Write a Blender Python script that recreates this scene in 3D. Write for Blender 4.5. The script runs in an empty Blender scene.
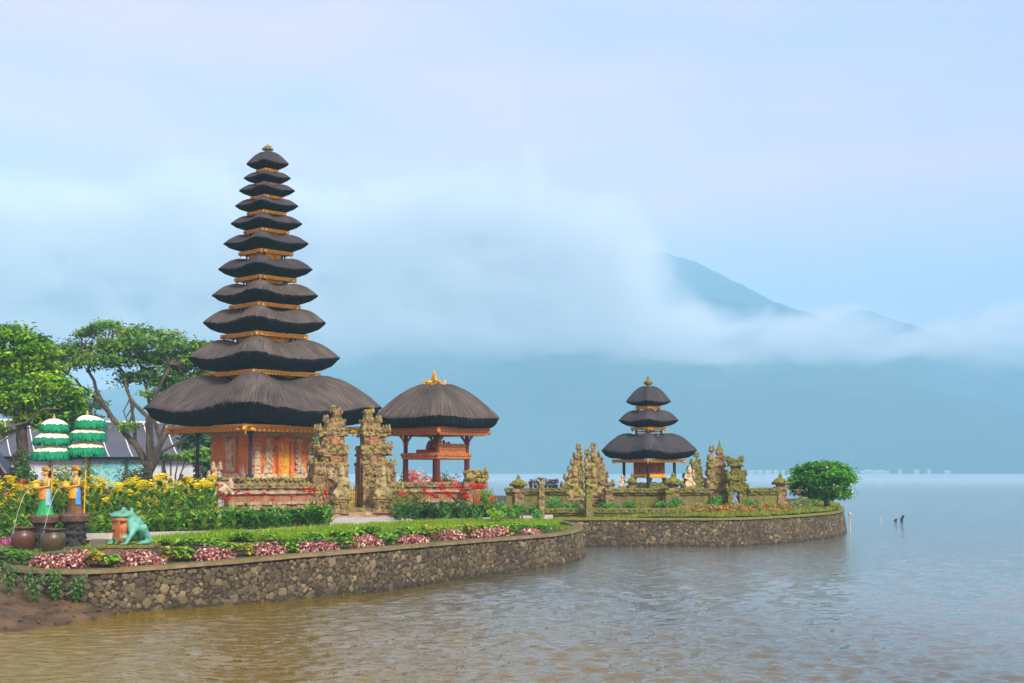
import bpy, bmesh, math, random
import numpy as np
from mathutils import Vector, Matrix, noise, geometry
R = math.radians
rnd = random.Random(7)
nr = np.random.default_rng(7)
S = bpy.context.scene
COL = S.collection

# ------------------------------------------------------------------ camera, sky, sun, exposure
CAMH = 3.1; F = 1300.0; TILT = math.atan(129.5 / F)
cam_d = bpy.data.cameras.new('camera'); cam = bpy.data.objects.new('camera', cam_d); COL.objects.link(cam)
cam.location = (0, 0, CAMH); cam.rotation_euler = (math.pi / 2 + TILT, 0, 0)
cam_d.lens = F / 1024 * 36; cam_d.sensor_width = 36; cam_d.clip_start = 0.1; cam_d.clip_end = 20000
S.camera = cam
S.view_settings.view_transform = 'Standard'; S.view_settings.look = 'None'
S.view_settings.exposure = 0.66; S.view_settings.gamma = 1
SUN_EL, SUN_AZ = 38, 150          # azimuth clockwise from +Y: behind the camera, a little to the right
world = bpy.data.worlds.new('World'); S.world = world; world.use_nodes = True
nt = world.node_tree; nt.nodes.clear()
def N(t, typ, **kw):
    n = t.nodes.new(typ)
    for k, v in kw.items():
        if k in n.inputs.keys(): n.inputs[k].default_value = v
        else: setattr(n, k, v)
    return n
def L(t, a, ao, b, bi): t.links.new(a.outputs[ao], b.inputs[bi])
def ramp(t, pts, interp='LINEAR'):
    r = t.nodes.new('ShaderNodeValToRGB'); cr = r.color_ramp; cr.interpolation = interp
    while len(cr.elements) < len(pts): cr.elements.new(0.5)
    for e, (p, c) in zip(cr.elements, pts):
        e.position = p; e.color = (*c, 1) if len(c) == 3 else c
    return r
sky = N(nt, 'ShaderNodeTexSky', sky_type='NISHITA', sun_disc=False)
sky.sun_elevation = R(SUN_EL); sky.sun_rotation = R(SUN_AZ); sky.altitude = 1200; sky.dust_density = 2.0
skm = N(nt, 'ShaderNodeVectorMath', operation='SCALE', Scale=0.10); L(nt, sky, 0, skm, 0)
tc = N(nt, 'ShaderNodeTexCoord'); sep = N(nt, 'ShaderNodeSeparateXYZ'); L(nt, tc, 'Generated', sep, 0)
# high thin overcast: bands of lavender and pale blue stretched along the horizon
mp = N(nt, 'ShaderNodeMapping'); mp.inputs['Scale'].default_value = (1.6, 1.6, 6.5); mp.inputs['Location'].default_value = (0.3, 0.1, 0.4)
L(nt, tc, 'Generated', mp, 0)
n1 = N(nt, 'ShaderNodeTexNoise', Scale=2.3, Detail=7.0, Roughness=0.55); L(nt, mp, 0, n1, 'Vector')
cl = ramp(nt, [(0.34, (0.64, 0.61, 0.79)), (0.50, (0.79, 0.635, 0.76)), (0.66, (0.94, 0.68, 0.75))]); L(nt, n1, 'Fac', cl, 0)
el = ramp(nt, [(0.0, (1.25, 1.02, 0.95)), (0.10, (1.60, 1.04, 0.93)), (0.2, (1.45, 0.99, 0.91)), (0.30, (1.05, 0.88, 0.86)), (0.6, (0.85, 0.88, 0.93)), (1.0, (1.0, 1.0, 1.0))])
L(nt, sep, 'Z', el, 0)
mul = N(nt, 'ShaderNodeMix', data_type='RGBA', blend_type='MULTIPLY'); mul.inputs[0].default_value = 1
L(nt, cl, 0, mul, 6); L(nt, el, 0, mul, 7)
mx = N(nt, 'ShaderNodeMix', data_type='RGBA'); mx.inputs[0].default_value = 0.90
L(nt, skm, 0, mx, 6); L(nt, mul, 2, mx, 7)
bg = N(nt, 'ShaderNodeBackground', Strength=0.90); L(nt, mx, 2, bg, 0)
wo = N(nt, 'ShaderNodeOutputWorld'); L(nt, bg, 0, wo, 0)
sun_d = bpy.data.lights.new('sun', 'SUN'); sun = bpy.data.objects.new('sun', sun_d); COL.objects.link(sun)
sun_d.energy = 3.1; sun_d.angle = R(14); sun_d.color = (1.0, 0.93, 0.84)
sd = Vector((math.sin(R(SUN_AZ)) * math.cos(R(SUN_EL)), math.cos(R(SUN_AZ)) * math.cos(R(SUN_EL)), math.sin(R(SUN_EL))))
sun.rotation_euler = sd.to_track_quat('Z', 'Y').to_euler(); sun.location = (40, -40, 60)
S.cycles.use_denoising = True
S.cycles.max_bounces = 6; S.cycles.diffuse_bounces = 3; S.cycles.glossy_bounces = 3; S.cycles.transparent_max_bounces = 8
S.cycles.volume_bounces = 3; S.cycles.transmission_bounces = 3
S.cycles.use_adaptive_sampling = True; S.cycles.adaptive_threshold = 0.02

# ------------------------------------------------------------------ where a point of the view lies in the place
CT, ST = math.cos(TILT), math.sin(TILT)
def zat(py, D):
    v = (341.5 - py) / F
    return CAMH + D * (ST + v * CT) / (CT - v * ST)
def xat(px, D, z=1.3): return (px - 512) / F * (D * CT + (z - CAMH) * ST)
def dat(py, z):
    v = (341.5 - py) / F
    return (z - CAMH) * (CT - v * ST) / (ST + v * CT)
def mpx(D): return D / F          # metres per pixel
GZ = 1.3                          # garden level above the lake

# ------------------------------------------------------------------ mesh collecting
def ico(sub):
    bm = bmesh.new(); bmesh.ops.create_icosphere(bm, subdivisions=sub, radius=1)
    v = np.array([q.co[:] for q in bm.verts]); f = [[w.index for w in q.verts] for q in bm.faces]
    bm.free(); return v, f
ICO = {1: ico(1), 2: ico(2), 3: ico(3)}
class MB:
    def __init__(s): s.v = []; s.f = []; s.m = []; s.c = []; s.u = []; s.n = 0; s.mi = 0; s.col = (1, 1, 1)
    def add(s, v, f, col=None, uv=None, mi=None):
        v = np.asarray(v, float).reshape(-1, 3); k = len(v)
        s.v.append(v); b = s.n
        s.f.extend([[i + b for i in q] for q in f])
        s.m.extend([s.mi if mi is None else mi] * len(f) if not isinstance(mi, list) else mi)
        c = np.asarray(s.col if col is None else col, float)
        if c.ndim == 1: c = np.tile(c, (k, 1))
        s.c.append(c); s.u.append(np.zeros((k, 3)) if uv is None else np.asarray(uv, float)); s.n += k
        return s
    def box(s, c, size, rz=0, taper=1.0, mat=None, **k):
        x, y, z = [q / 2 for q in size]; t = taper
        v = np.array([[-x, -y, -z], [x, -y, -z], [x, y, -z], [-x, y, -z], [-x * t, -y * t, z], [x * t, -y * t, z], [x * t, y * t, z], [-x * t, y * t, z]])
        if rz: v = v @ rotm(rz).T
        if mat is not None: v = v @ np.array(mat).T
        return s.add(v + np.array(c), [[0, 3, 2, 1], [4, 5, 6, 7], [0, 1, 5, 4], [1, 2, 6, 5], [2, 3, 7, 6], [3, 0, 4, 7]], **k)
    def grid(s, P, close_u=False, close_v=False, **k):
        P = np.asarray(P, float); a, b = P.shape[:2]; f = []
        for i in range(a if close_u else a - 1):
            for j in range(b if close_v else b - 1):
                i2, j2 = (i + 1) % a, (j + 1) % b
                f.append([i * b + j, i * b + j2, i2 * b + j2, i2 * b + j])
        return s.add(P.reshape(-1, 3), f, **k)
    def lathe(s, prof, n=16, c=(0, 0, 0), ph=0.0, sx=1, sy=1, cap=True, **k):
        a = np.arange(n) * 2 * math.pi / n + ph
        P = np.array([[[r * math.cos(t) * sx, r * math.sin(t) * sy, z] for t in a] for r, z in prof]) + np.array(c)
        s.grid(P, close_v=True, **k)
        if cap:
            for q, rev in ((0, True), (len(prof) - 1, False)):
                if prof[q][0] > 1e-4:
                    ix = list(range(n)); s.add(P[q], [ix[::-1] if rev else ix], **k)
        return s
    def blob(s, c, r, sub=1, jit=0.12, rz=None, seed=None, **k):
        v, f = ICO[sub]; r = np.array(r if hasattr(r, '__len__') else (r, r, r), float)
        w = v * (1 + jit * nr.standard_normal((len(v), 1))) * r
        a = nr.uniform(0, 6.28) if rz is None else rz
        return s.add(w @ rotm(a).T + np.array(c), f, **k)
    def tube(s, pts, rad, n=7, **k):
        pts = [Vector(p) for p in pts]; m = len(pts)
        if not hasattr(rad, '__len__'): rad = [rad] * m
        rows = []; up = Vector((0.31, 0.17, 0.93)).normalized()
        for i, p in enumerate(pts):
            d = (pts[min(i + 1, m - 1)] - pts[max(i - 1, 0)]).normalized()
            a = d.cross(up)
            if a.length < 0.1: a = d.cross(Vector((1, 0, 0)))
            a.normalize(); b = d.cross(a)
            rows.append([(p + (a * math.cos(t) + b * math.sin(t)) * rad[i])[:] for t in [2 * math.pi * j / n for j in range(n)]])
        s.grid(rows, close_v=True, **k)
        s.add(rows[0], [list(range(n))], **k); s.add(rows[-1], [list(range(n))[::-1]], **k)
        return s
    def carve(s, x0, x1, y0, y1, z0, z1, amp=0.05, res=0.1, fr=4.0, col=None, mi=None, flat=None):
        """a block whose faces are subdivided and roughened like carved, weathered stone"""
        dims = (x1 - x0, y1 - y0, z1 - z0); k = [max(1, int(round(d / res))) for d in dims]
        off = Vector((rnd.uniform(0, 50), rnd.uniform(0, 50), rnd.uniform(0, 50)))
        for ax in range(3):
            a, b = [i for i in range(3) if i != ax]
            for sgn in (0, 1):
                P = np.zeros((k[a] + 1, k[b] + 1, 3))
                for i in range(k[a] + 1):
                    for j in range(k[b] + 1):
                        q = [0, 0, 0]; q[a] = i / k[a]; q[b] = j / k[b]; q[ax] = sgn
                        p = Vector((x0 + q[0] * dims[0], y0 + q[1] * dims[1], z0 + q[2] * dims[2]))
                        d = Vector([noise.noise((p + off + Vector((e * 7.3, 0, 0))) * fr) for e in range(3)]) * amp * 1.6
                        if flat is not None and abs(p[flat[0]] - flat[1]) < 1e-6: d = d * 0.15
                        P[i, j] = (p + d)[:]
                if (ax == 1) ^ (sgn == 0): P = P[::-1]
                s.grid(P, col=col, mi=mi)
        return s
    def leaf(s, base, d, ln, w, droop=0.3, fold=0.15, seg=3, col=None, mi=None):
        d = Vector(d).normalized(); b = Vector(base); side = d.cross(Vector((0, 0, 1)))
        if side.length < 0.05: side = Vector((rnd.uniform(-1, 1), rnd.uniform(-1, 1), 0))
        side.normalize(); rows = []
        for i in range(seg + 1):
            t = i / seg
            ww = w * (math.sin(math.pi * (0.12 + 0.86 * t)) ** 0.8) * 0.5
            p = b + d * (ln * t) - Vector((0, 0, 1)) * (droop * ln * t * t)
            upv = Vector((0, 0, fold * ww * 2))
            rows.append([(p - side * ww + upv)[:], p[:], (p + side * ww + upv)[:]])
        return s.grid(rows, col=col, mi=mi)
    def rhombi(s, P, Nn, size, cols, aspect=0.5, mi=None):
        """many leaf-sized faces at once"""
        k = len(P)
        if k == 0: return s
        Nn = Nn / (np.linalg.norm(Nn, axis=1, keepdims=True) + 1e-9)
        t = nr.standard_normal((k, 3)); t -= Nn * np.sum(t * Nn, axis=1, keepdims=True); t /= np.linalg.norm(t, axis=1, keepdims=True) + 1e-9
        b = np.cross(Nn, t); sz = np.asarray(size).reshape(-1, 1) * np.ones((k, 1))
        V = np.stack([P - t * sz, P + b * sz * aspect + Nn * sz * 0.12, P + t * sz, P - b * sz * aspect + Nn * sz * 0.12], 1).reshape(-1, 3)
        f = (np.arange(k)[:, None] * 4 + np.arange(4)[None]).tolist()
        return s.add(V, f, col=np.repeat(cols, 4, 0), mi=mi)
    def mesh(s, name, mats, smooth=False):
        me = bpy.data.meshes.new(name)
        v = np.concatenate(s.v) if s.v else np.zeros((0, 3))
        me.from_pydata(v.tolist(), [], s.f)
        for m in (mats if isinstance(mats, (list, tuple)) else [mats]): me.materials.append(m)
        if len(s.m): me.polygons.foreach_set('material_index', s.m)
        if smooth: me.polygons.foreach_set('use_smooth', [True] * len(s.f))
        if s.n:
            ca = me.color_attributes.new('col', 'FLOAT_COLOR', 'POINT')
            ca.data.foreach_set('color', np.hstack([np.concatenate(s.c), np.ones((s.n, 1))]).ravel())
            ua = me.attributes.new('uvw', 'FLOAT_VECTOR', 'POINT'); ua.data.foreach_set('vector', np.concatenate(s.u).ravel())
        me.update(); return me
    def obj(s, name, mats, parent=None, loc=(0, 0, 0), rz=0, smooth=False):
        o = bpy.data.objects.new(name, s.mesh(name, mats, smooth)); COL.objects.link(o)
        o.parent = parent; o.location = loc; o.rotation_euler = (0, 0, rz); return o
def rotm(a): return np.array([[math.cos(a), -math.sin(a), 0], [math.sin(a), math.cos(a), 0], [0, 0, 1]])
def tag(o, label=None, cat=None, group=None, kind=None):
    for k, v in (('label', label), ('category', cat), ('group', group), ('kind', kind)):
        if v: o[k] = v
    return o
def thing(name, label, cat, loc=(0, 0, 0), rz=0, group=None):
    o = bpy.data.objects.new(name, None); COL.objects.link(o); o.location = loc; o.rotation_euler = (0, 0, rz); o.empty_display_size = 0.3
    return tag(o, label, cat, group)
def dup(root, loc, rz=0.0, label=None, sc=None):
    r = root.copy(); COL.objects.link(r); r.location = loc; r.rotation_euler = (0, 0, rz)
    if sc: r.scale = (sc,) * 3 if not hasattr(sc, '__len__') else sc
    if label: r['label'] = label
    for ch in list(root.children):
        c = ch.copy(); COL.objects.link(c); c.parent = r
        for g in ch.children:
            d = g.copy(); COL.objects.link(d); d.parent = c
    return r
def fuse(name, parts, mat, parent=None, voxel=0.03, loc=(0, 0, 0), rz=0, col=None, smooth_it=2):
    """parts: ellipsoids (centre, radii, rz, rx) and tapered limbs (p, q, r0, r1), fused into one continuous surface"""
    m = MB()
    for p in parts:
        if p[0] == 'e':
            v, f = ICO[2]; w = v * np.array(p[2])
            if len(p) > 4: w = w @ np.array(Matrix.Rotation(p[4], 3, 'X')).T
            if len(p) > 3: w = w @ rotm(p[3]).T
            m.add(w + np.array(p[1]), f)
        else:
            a, b = np.array(p[1], float), np.array(p[2], float)
            for t in np.linspace(0, 1, 7): m.blob(a + (b - a) * t, p[3] + (p[4] - p[3]) * t, sub=2, jit=0)
    o = m.obj(name, mat, None); mod = o.modifiers.new('r', 'REMESH'); mod.mode = 'VOXEL'; mod.voxel_size = voxel
    sm = o.modifiers.new('s', 'SMOOTH'); sm.factor = 0.5; sm.iterations = smooth_it
    dg = bpy.context.evaluated_depsgraph_get(); me = bpy.data.meshes.new_from_object(o.evaluated_get(dg)); me.name = name
    old = o.data; o.modifiers.clear(); o.data = me; bpy.data.meshes.remove(old)
    me.polygons.foreach_set('use_smooth', [True] * len(me.polygons))
    if not me.materials: me.materials.append(mat)
    o.parent = parent; o.location = loc; o.rotation_euler = (0, 0, rz); return o

# ------------------------------------------------------------------ materials
MATS = {}
def mat(name, c1, c2=None, scale=3.0, rough=0.8, bump=0.0, bscale=None, moss=0.0, mosscol=(0.09, 0.115, 0.015), vc=False, metal=0.0, spec=0.3, trans=0.0, coat=0.0, sup=0.0):
    if name in MATS: return MATS[name]
    m = bpy.data.materials.new(name); m.use_nodes = True; t = m.node_tree; t.nodes.clear()
    out = N(t, 'ShaderNodeOutputMaterial'); p = N(t, 'ShaderNodeBsdfPrincipled', Roughness=rough, Metallic=metal)
    p.inputs['Specular IOR Level'].default_value = spec; p.inputs['Coat Weight'].default_value = coat
    tcn = N(t, 'ShaderNodeTexCoord'); nz = N(t, 'ShaderNodeTexNoise', Scale=scale, Detail=6.0, Roughness=0.6); L(t, tcn, 'Object', nz, 'Vector')
    c2 = c2 or tuple(q * 0.7 for q in c1)
    r = ramp(t, [(0.35, c1), (0.65, c2)]); L(t, nz, 'Fac', r, 0); cur = (r, 0)
    if vc:
        a = N(t, 'ShaderNodeAttribute', attribute_name='col'); mm = N(t, 'ShaderNodeMix', data_type='RGBA', blend_type='MULTIPLY'); mm.inputs[0].default_value = 1
        L(t, a, 'Color', mm, 6); L(t, r, 0, mm, 7); cur = (mm, 2)
    if moss > 0:
        n2 = N(t, 'ShaderNodeTexNoise', Scale=scale * 0.9, Detail=8.0, Roughness=0.7); L(t, tcn, 'Object', n2, 'Vector')
        g = N(t, 'ShaderNodeNewGeometry'); sx = N(t, 'ShaderNodeSeparateXYZ'); L(t, g, 'Normal', sx, 0)
        ma = N(t, 'ShaderNodeMath', operation='MULTIPLY_ADD'); ma.inputs[1].default_value = 0.22; L(t, sx, 'Z', ma, 0); L(t, n2, 'Fac', ma, 2)
        rr = ramp(t, [(0.72 - moss * 0.45, (0, 0, 0)), (0.86 - moss * 0.45, (1, 1, 1))]); L(t, ma, 0, rr, 0)
        n3 = N(t, 'ShaderNodeTexNoise', Scale=scale * 4, Detail=4.0); L(t, tcn, 'Object', n3, 'Vector')
        r3 = ramp(t, [(0.35, tuple(q * 0.6 for q in mosscol)), (0.65, tuple(q * 1.6 for q in mosscol))]); L(t, n3, 'Fac', r3, 0)
        mm = N(t, 'ShaderNodeMix', data_type='RGBA'); L(t, rr, 0, mm, 0); L(t, cur[0], cur[1], mm, 6); L(t, r3, 0, mm, 7); cur = (mm, 2)
    L(t, cur[0], cur[1], p, 'Base Color')
    if bump:
        nb = N(t, 'ShaderNodeTexNoise', Scale=bscale or scale * 5, Detail=7.0, Roughness=0.65); L(t, tcn, 'Object', nb, 'Vector')
        b = N(t, 'ShaderNodeBump', Strength=1.0, Distance=bump); L(t, nb, 'Fac', b, 'Height'); L(t, b, 0, p, 'Normal')
    if trans:
        tr = N(t, 'ShaderNodeBsdfTranslucent'); L(t, cur[0], cur[1], tr, 'Color'); mxs = N(t, 'ShaderNodeMixShader', Fac=trans)
        L(t, p, 0, mxs, 1); L(t, tr, 0, mxs, 2); L(t, mxs, 0, out, 0)
    else: L(t, p, 0, out, 0)
    MATS[name] = m; return m
def thatch_mat(name, c1, c2, c3):
    m = bpy.data.materials.new(name); m.use_nodes = True; t = m.node_tree; t.nodes.clear()
    out = N(t, 'ShaderNodeOutputMaterial'); p = N(t, 'ShaderNodeBsdfPrincipled', Roughness=0.9); p.inputs['Specular IOR Level'].default_value = 0.15
    a = N(t, 'ShaderNodeAttribute', attribute_name='uvw'); mpn = N(t, 'ShaderNodeMapping'); mpn.inputs['Scale'].default_value = (26, 1.6, 1)
    L(t, a, 'Vector', mpn, 0); n = N(t, 'ShaderNodeTexNoise', Scale=1.0, Detail=6.0, Roughness=0.7); L(t, mpn, 0, n, 'Vector')
    n2 = N(t, 'ShaderNodeTexNoise', Scale=1.1, Detail=4.0); tcn = N(t, 'ShaderNodeTexCoord'); L(t, tcn, 'Object', n2, 'Vector')
    ad = N(t, 'ShaderNodeMath', operation='MULTIPLY_ADD'); ad.inputs[1].default_value = 0.28; L(t, n2, 'Fac', ad, 0)
    m2 = N(t, 'ShaderNodeMath', operation='MULTIPLY'); m2.inputs[1].default_value = 0.80; L(t, n, 'Fac', m2, 0); L(t, m2, 0, ad, 2)
    r = ramp(t, [(0.42, c1), (0.54, c2), (0.68, c3)]); L(t, ad, 0, r, 0); L(t, r, 0, p, 'Base Color')
    b = N(t, 'ShaderNodeBump', Strength=0.9, Distance=0.04); L(t, n, 'Fac', b, 'Height'); L(t, b, 0, p, 'Normal'); L(t, p, 0, out, 0)
    return m
THATCH = thatch_mat('thatch', (0.036, 0.030, 0.026), (0.084, 0.070, 0.060), (0.150, 0.128, 0.108))
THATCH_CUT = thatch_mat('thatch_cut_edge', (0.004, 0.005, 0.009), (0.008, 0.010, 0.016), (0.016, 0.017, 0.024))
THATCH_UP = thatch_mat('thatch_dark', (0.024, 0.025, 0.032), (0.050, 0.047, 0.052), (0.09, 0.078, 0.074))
GOLD = mat('gilded_wood', (0.88, 0.50, 0.03), (0.60, 0.28, 0.02), 9, 0.45, 0.02, 22, metal=0.1, spec=0.5)
GOLDLEAF = mat('gold_leaf', (0.72, 0.42, 0.05), (0.45, 0.22, 0.02), 7, 0.35, 0.02, 25, metal=0.5)
GOLDOLD = mat('weathered_gold', (0.30, 0.24, 0.05), (0.10, 0.12, 0.04), 9, 0.5, 0.02, 25, metal=0.3)
WOOD = mat('carved_orange_wood', (0.52, 0.20, 0.05), (0.30, 0.10, 0.03), 8, 0.6, 0.02, 24)
REDWOOD = mat('dark_red_wood', (0.16, 0.030, 0.022), (0.07, 0.02, 0.02), 5, 0.5)
BLACKWOOD = mat('black_wood', (0.015, 0.018, 0.028), (0.03, 0.035, 0.05), 4, 0.5)
DARKWOOD = mat('dark_brown_wood', (0.07, 0.04, 0.025), (0.03, 0.02, 0.015), 4, 0.7)
STONE = mat('mossy_stone', (0.42, 0.28, 0.14), (0.06, 0.042, 0.025), 5, 0.9, 0.06, 16, moss=0.44, mosscol=(0.25, 0.26, 0.03))
STONEG = mat('grey_carved_stone', (0.74, 0.57, 0.37), (0.40, 0.30, 0.19), 6, 0.9, 0.04, 14, moss=0.03)
STONEP = mat('pale_stone', (0.50, 0.38, 0.23), (0.26, 0.18, 0.11), 5, 0.85, 0.03, 18, moss=0.15)
STONEM = mat('green_mossed_stone', (0.24, 0.19, 0.11), (0.09, 0.07, 0.045), 5, 0.95, 0.05, 14, moss=0.72, mosscol=(0.15, 0.16, 0.02))
DARKSTONE = mat('dark_wet_stone', (0.045, 0.042, 0.038), (0.02, 0.02, 0.02), 5, 0.7, 0.03, 16, moss=0.1)
def brick_mat(name, c1, c2, mortar, sc=5.0):
    m = bpy.data.materials.new(name); m.use_nodes = True; t = m.node_tree; t.nodes.clear()
    out = N(t, 'ShaderNodeOutputMaterial'); p = N(t, 'ShaderNodeBsdfPrincipled', Roughness=0.85)
    tcn = N(t, 'ShaderNodeTexCoord'); sx = N(t, 'ShaderNodeSeparateXYZ'); L(t, tcn, 'Object', sx, 0)
    ad = N(t, 'ShaderNodeMath', operation='ADD'); L(t, sx, 'X', ad, 0); L(t, sx, 'Y', ad, 1)
    cb = N(t, 'ShaderNodeCombineXYZ'); L(t, ad, 0, cb, 'X'); L(t, sx, 'Z', cb, 'Y')
    b = N(t, 'ShaderNodeTexBrick', Scale=sc); b.inputs['Color1'].default_value = (*c1, 1); b.inputs['Color2'].default_value = (*c2, 1); b.inputs['Mortar'].default_value = (*mortar, 1)
    b.inputs['Mortar Size'].default_value = 0.012; L(t, cb, 0, b, 'Vector')
    n = N(t, 'ShaderNodeTexNoise', Scale=3.0, Detail=8.0, Roughness=0.7); L(t, tcn, 'Object', n, 'Vector')
    r = ramp(t, [(0.3, (0.55, 0.5, 0.42)), (0.6, (1.1, 1.05, 1.0))]); L(t, n, 'Fac', r, 0)
    mm = N(t, 'ShaderNodeMix', data_type='RGBA', blend_type='MULTIPLY'); mm.inputs[0].default_value = 1; L(t, b, 0, mm, 6); L(t, r, 0, mm, 7)
    L(t, mm, 2, p, 'Base Color')
    bp = N(t, 'ShaderNodeBump', Strength=0.8, Distance=0.02); L(t, n, 'Fac', bp, 'Height'); L(t, bp, 0, p, 'Normal'); L(t, p, 0, out, 0)
    return m
BRICK = brick_mat('orange_brick', (0.72, 0.25, 0.045), (0.60, 0.18, 0.03), (0.46, 0.17, 0.04))
BRICKOLD = brick_mat('weathered_brick', (0.38, 0.18, 0.085), (0.28, 0.14, 0.07), (0.18, 0.12, 0.07))
LEAFM = mat('leaves', (1.3, 1.3, 1.0), (0.9, 0.9, 0.7), 1.5, 0.55, vc=True, trans=0.3, spec=0.25)
PETAL = mat('petals', (1.05, 1.05, 1.05), (1.0, 1.0, 1.0), 6, 0.6, vc=True, trans=0.45)
BARK = mat('bark', (0.16, 0.125, 0.075), (0.06, 0.05, 0.035), 6, 0.95, 0.05, 14, moss=0.25, mosscol=(0.10, 0.11, 0.03))
VSTONE = mat('wall_stones', (1.1, 1.1, 1.1), (0.75, 0.73, 0.7), 12, 0.75, 0.02, 25, vc=True, spec=0.35)
MORTAR = mat('dark_mortar', (0.055, 0.042, 0.026), (0.028, 0.022, 0.015), 3, 0.85, 0.04, 12, moss=0.22, mosscol=(0.05, 0.05, 0.012))
COPING = mat('cement_coping', (0.27, 0.20, 0.11), (0.15, 0.115, 0.06), 2.5, 0.85, 0.02, 14, moss=0.36, mosscol=(0.10, 0.10, 0.02))
SOIL = mat('soil', (0.085, 0.055, 0.03), (0.04, 0.028, 0.016), 2, 0.95, 0.06, 7)
BANK = mat('bank_earth', (0.15, 0.095, 0.045), (0.060, 0.038, 0.018), 1.6, 0.85, 0.08, 7)
PAVE = mat('pale_paving', (0.50, 0.47, 0.42), (0.34, 0.32, 0.28), 1.5, 0.8, 0.01, 12)
TURF = mat('turf', (0.09, 0.16, 0.018), (0.045, 0.09, 0.012), 1.2, 0.95, 0.06, 9)

# ------------------------------------------------------------------ the setting: lake
def lake():
    ys = [15.0]
    while ys[-1] < 420: ys.append(ys[-1] * (1.0042 if ys[-1] < 120 else 1.008))
    ys = np.array([-80, -20, 5, 10] + ys + [600, 1000, 2000, 3500, 5200]); nx = 700
    xs = np.concatenate([[-40, -6, -2.2], np.linspace(-.56, .56, nx), [2.2, 6, 40]])
    Y = np.repeat(ys[:, None], len(xs), 1); X = xs[None] * np.maximum(Y, 60 * (np.abs(xs) > 1)) ; X = np.where((np.abs(xs) <= 1)[None] & (Y < 15), xs[None] * 15, X)
    Z = np.zeros_like(X); g = np.random.default_rng(3)
    cell = np.maximum(np.abs(Y) * 1.12 / nx, np.abs(Y) * 0.0042)
    env = (0.30 + 0.70 * np.clip((2.4 * X + Y - 6) / 24, 0, 1)) * (0.66 + 0.34 * np.sin(X * .11 + 1.7 * np.sin(Y * .05)) * np.sin(Y * .085 + .8 * np.sin(X * .09)))
    for k in range(110):
        lam = 10 ** g.uniform(math.log10(.17), math.log10(.85)); th = g.normal(R(95), R(38)); amp = lam * WAVE / (2 * math.pi) * (1.0 if lam < .7 else .5)
        kx, ky = 2 * math.pi / lam * math.cos(th), 2 * math.pi / lam * math.sin(th); fade = np.clip((lam / cell - 2.2) / 2.0, 0, 1)
        Z += amp * fade * np.sin(kx * X + ky * Y + g.uniform(0, 6.28) + .9 * np.sin(.35 * kx * Y * .3 + k) * .6)
    Z *= env * (Y > 14) * (np.abs(xs) <= 1)[None]
    V = np.stack([X, Y, Z], 2).reshape(-1, 3); a_, b_ = X.shape
    idx = (np.arange(a_ - 1)[:, None] * b_ + np.arange(b_ - 1)[None]).ravel(); Fc = np.stack([idx, idx + 1, idx + b_ + 1, idx + b_], 1)
    me = bpy.data.meshes.new('lake_water'); me.vertices.add(len(V)); me.vertices.foreach_set('co', V.ravel()); me.loops.add(Fc.size); me.loops.foreach_set('vertex_index', Fc.ravel())
    me.polygons.add(len(Fc)); me.polygons.foreach_set('loop_start', np.arange(len(Fc)) * 4); me.polygons.foreach_set('loop_total', np.full(len(Fc), 4)); me.update(calc_edges=True); me.polygons.foreach_set('use_smooth', [True] * len(Fc))
    w = bpy.data.materials.new('lake_water'); w.use_nodes = True; t = w.node_tree; t.nodes.clear()
    out = N(t, 'ShaderNodeOutputMaterial'); p = N(t, 'ShaderNodeBsdfPrincipled', Roughness=0.03, IOR=2.1); p.inputs['Specular IOR Level'].default_value = 0.5
    tcn = N(t, 'ShaderNodeTexCoord')
    n0 = N(t, 'ShaderNodeTexNoise', Scale=0.02, Detail=3.0); L(t, tcn, 'Object', n0, 'Vector')
    # murky olive by the garden, pale green-grey open water; reflections partly painted into both
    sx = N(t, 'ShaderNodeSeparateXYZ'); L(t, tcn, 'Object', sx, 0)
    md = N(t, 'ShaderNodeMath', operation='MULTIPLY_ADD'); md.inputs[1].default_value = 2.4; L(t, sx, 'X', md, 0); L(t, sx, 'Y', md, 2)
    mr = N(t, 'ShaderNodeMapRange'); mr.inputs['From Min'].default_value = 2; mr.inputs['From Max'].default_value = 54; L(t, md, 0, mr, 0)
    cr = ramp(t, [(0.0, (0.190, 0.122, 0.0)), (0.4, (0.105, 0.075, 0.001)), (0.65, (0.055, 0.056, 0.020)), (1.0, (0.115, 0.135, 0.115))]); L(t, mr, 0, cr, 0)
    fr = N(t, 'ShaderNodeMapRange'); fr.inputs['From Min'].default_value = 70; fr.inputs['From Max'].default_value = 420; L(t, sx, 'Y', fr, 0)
    mxw = N(t, 'ShaderNodeMix', data_type='RGBA'); L(t, fr, 0, mxw, 0); L(t, cr, 0, mxw, 6); mxw.inputs[7].default_value = (.26, .40, .44, 1); L(t, mxw, 2, p, 'Base Color')  # far water's pale sky reflection painted into its base colour
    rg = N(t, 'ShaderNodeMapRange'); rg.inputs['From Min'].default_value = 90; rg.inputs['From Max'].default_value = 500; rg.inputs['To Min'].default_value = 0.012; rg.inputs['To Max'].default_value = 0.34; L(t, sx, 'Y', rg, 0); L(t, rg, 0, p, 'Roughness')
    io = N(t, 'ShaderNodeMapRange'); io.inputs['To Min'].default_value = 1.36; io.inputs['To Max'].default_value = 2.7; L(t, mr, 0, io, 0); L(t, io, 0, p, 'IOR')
    n1_ = N(t, 'ShaderNodeTexNoise', Scale=4.5, Detail=3.0, Roughness=0.6); mpn = N(t, 'ShaderNodeMapping'); mpn.inputs['Scale'].default_value = (.6, 1.2, 1); L(t, tcn, 'Object', mpn, 0); L(t, mpn, 0, n1_, 'Vector')
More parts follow.
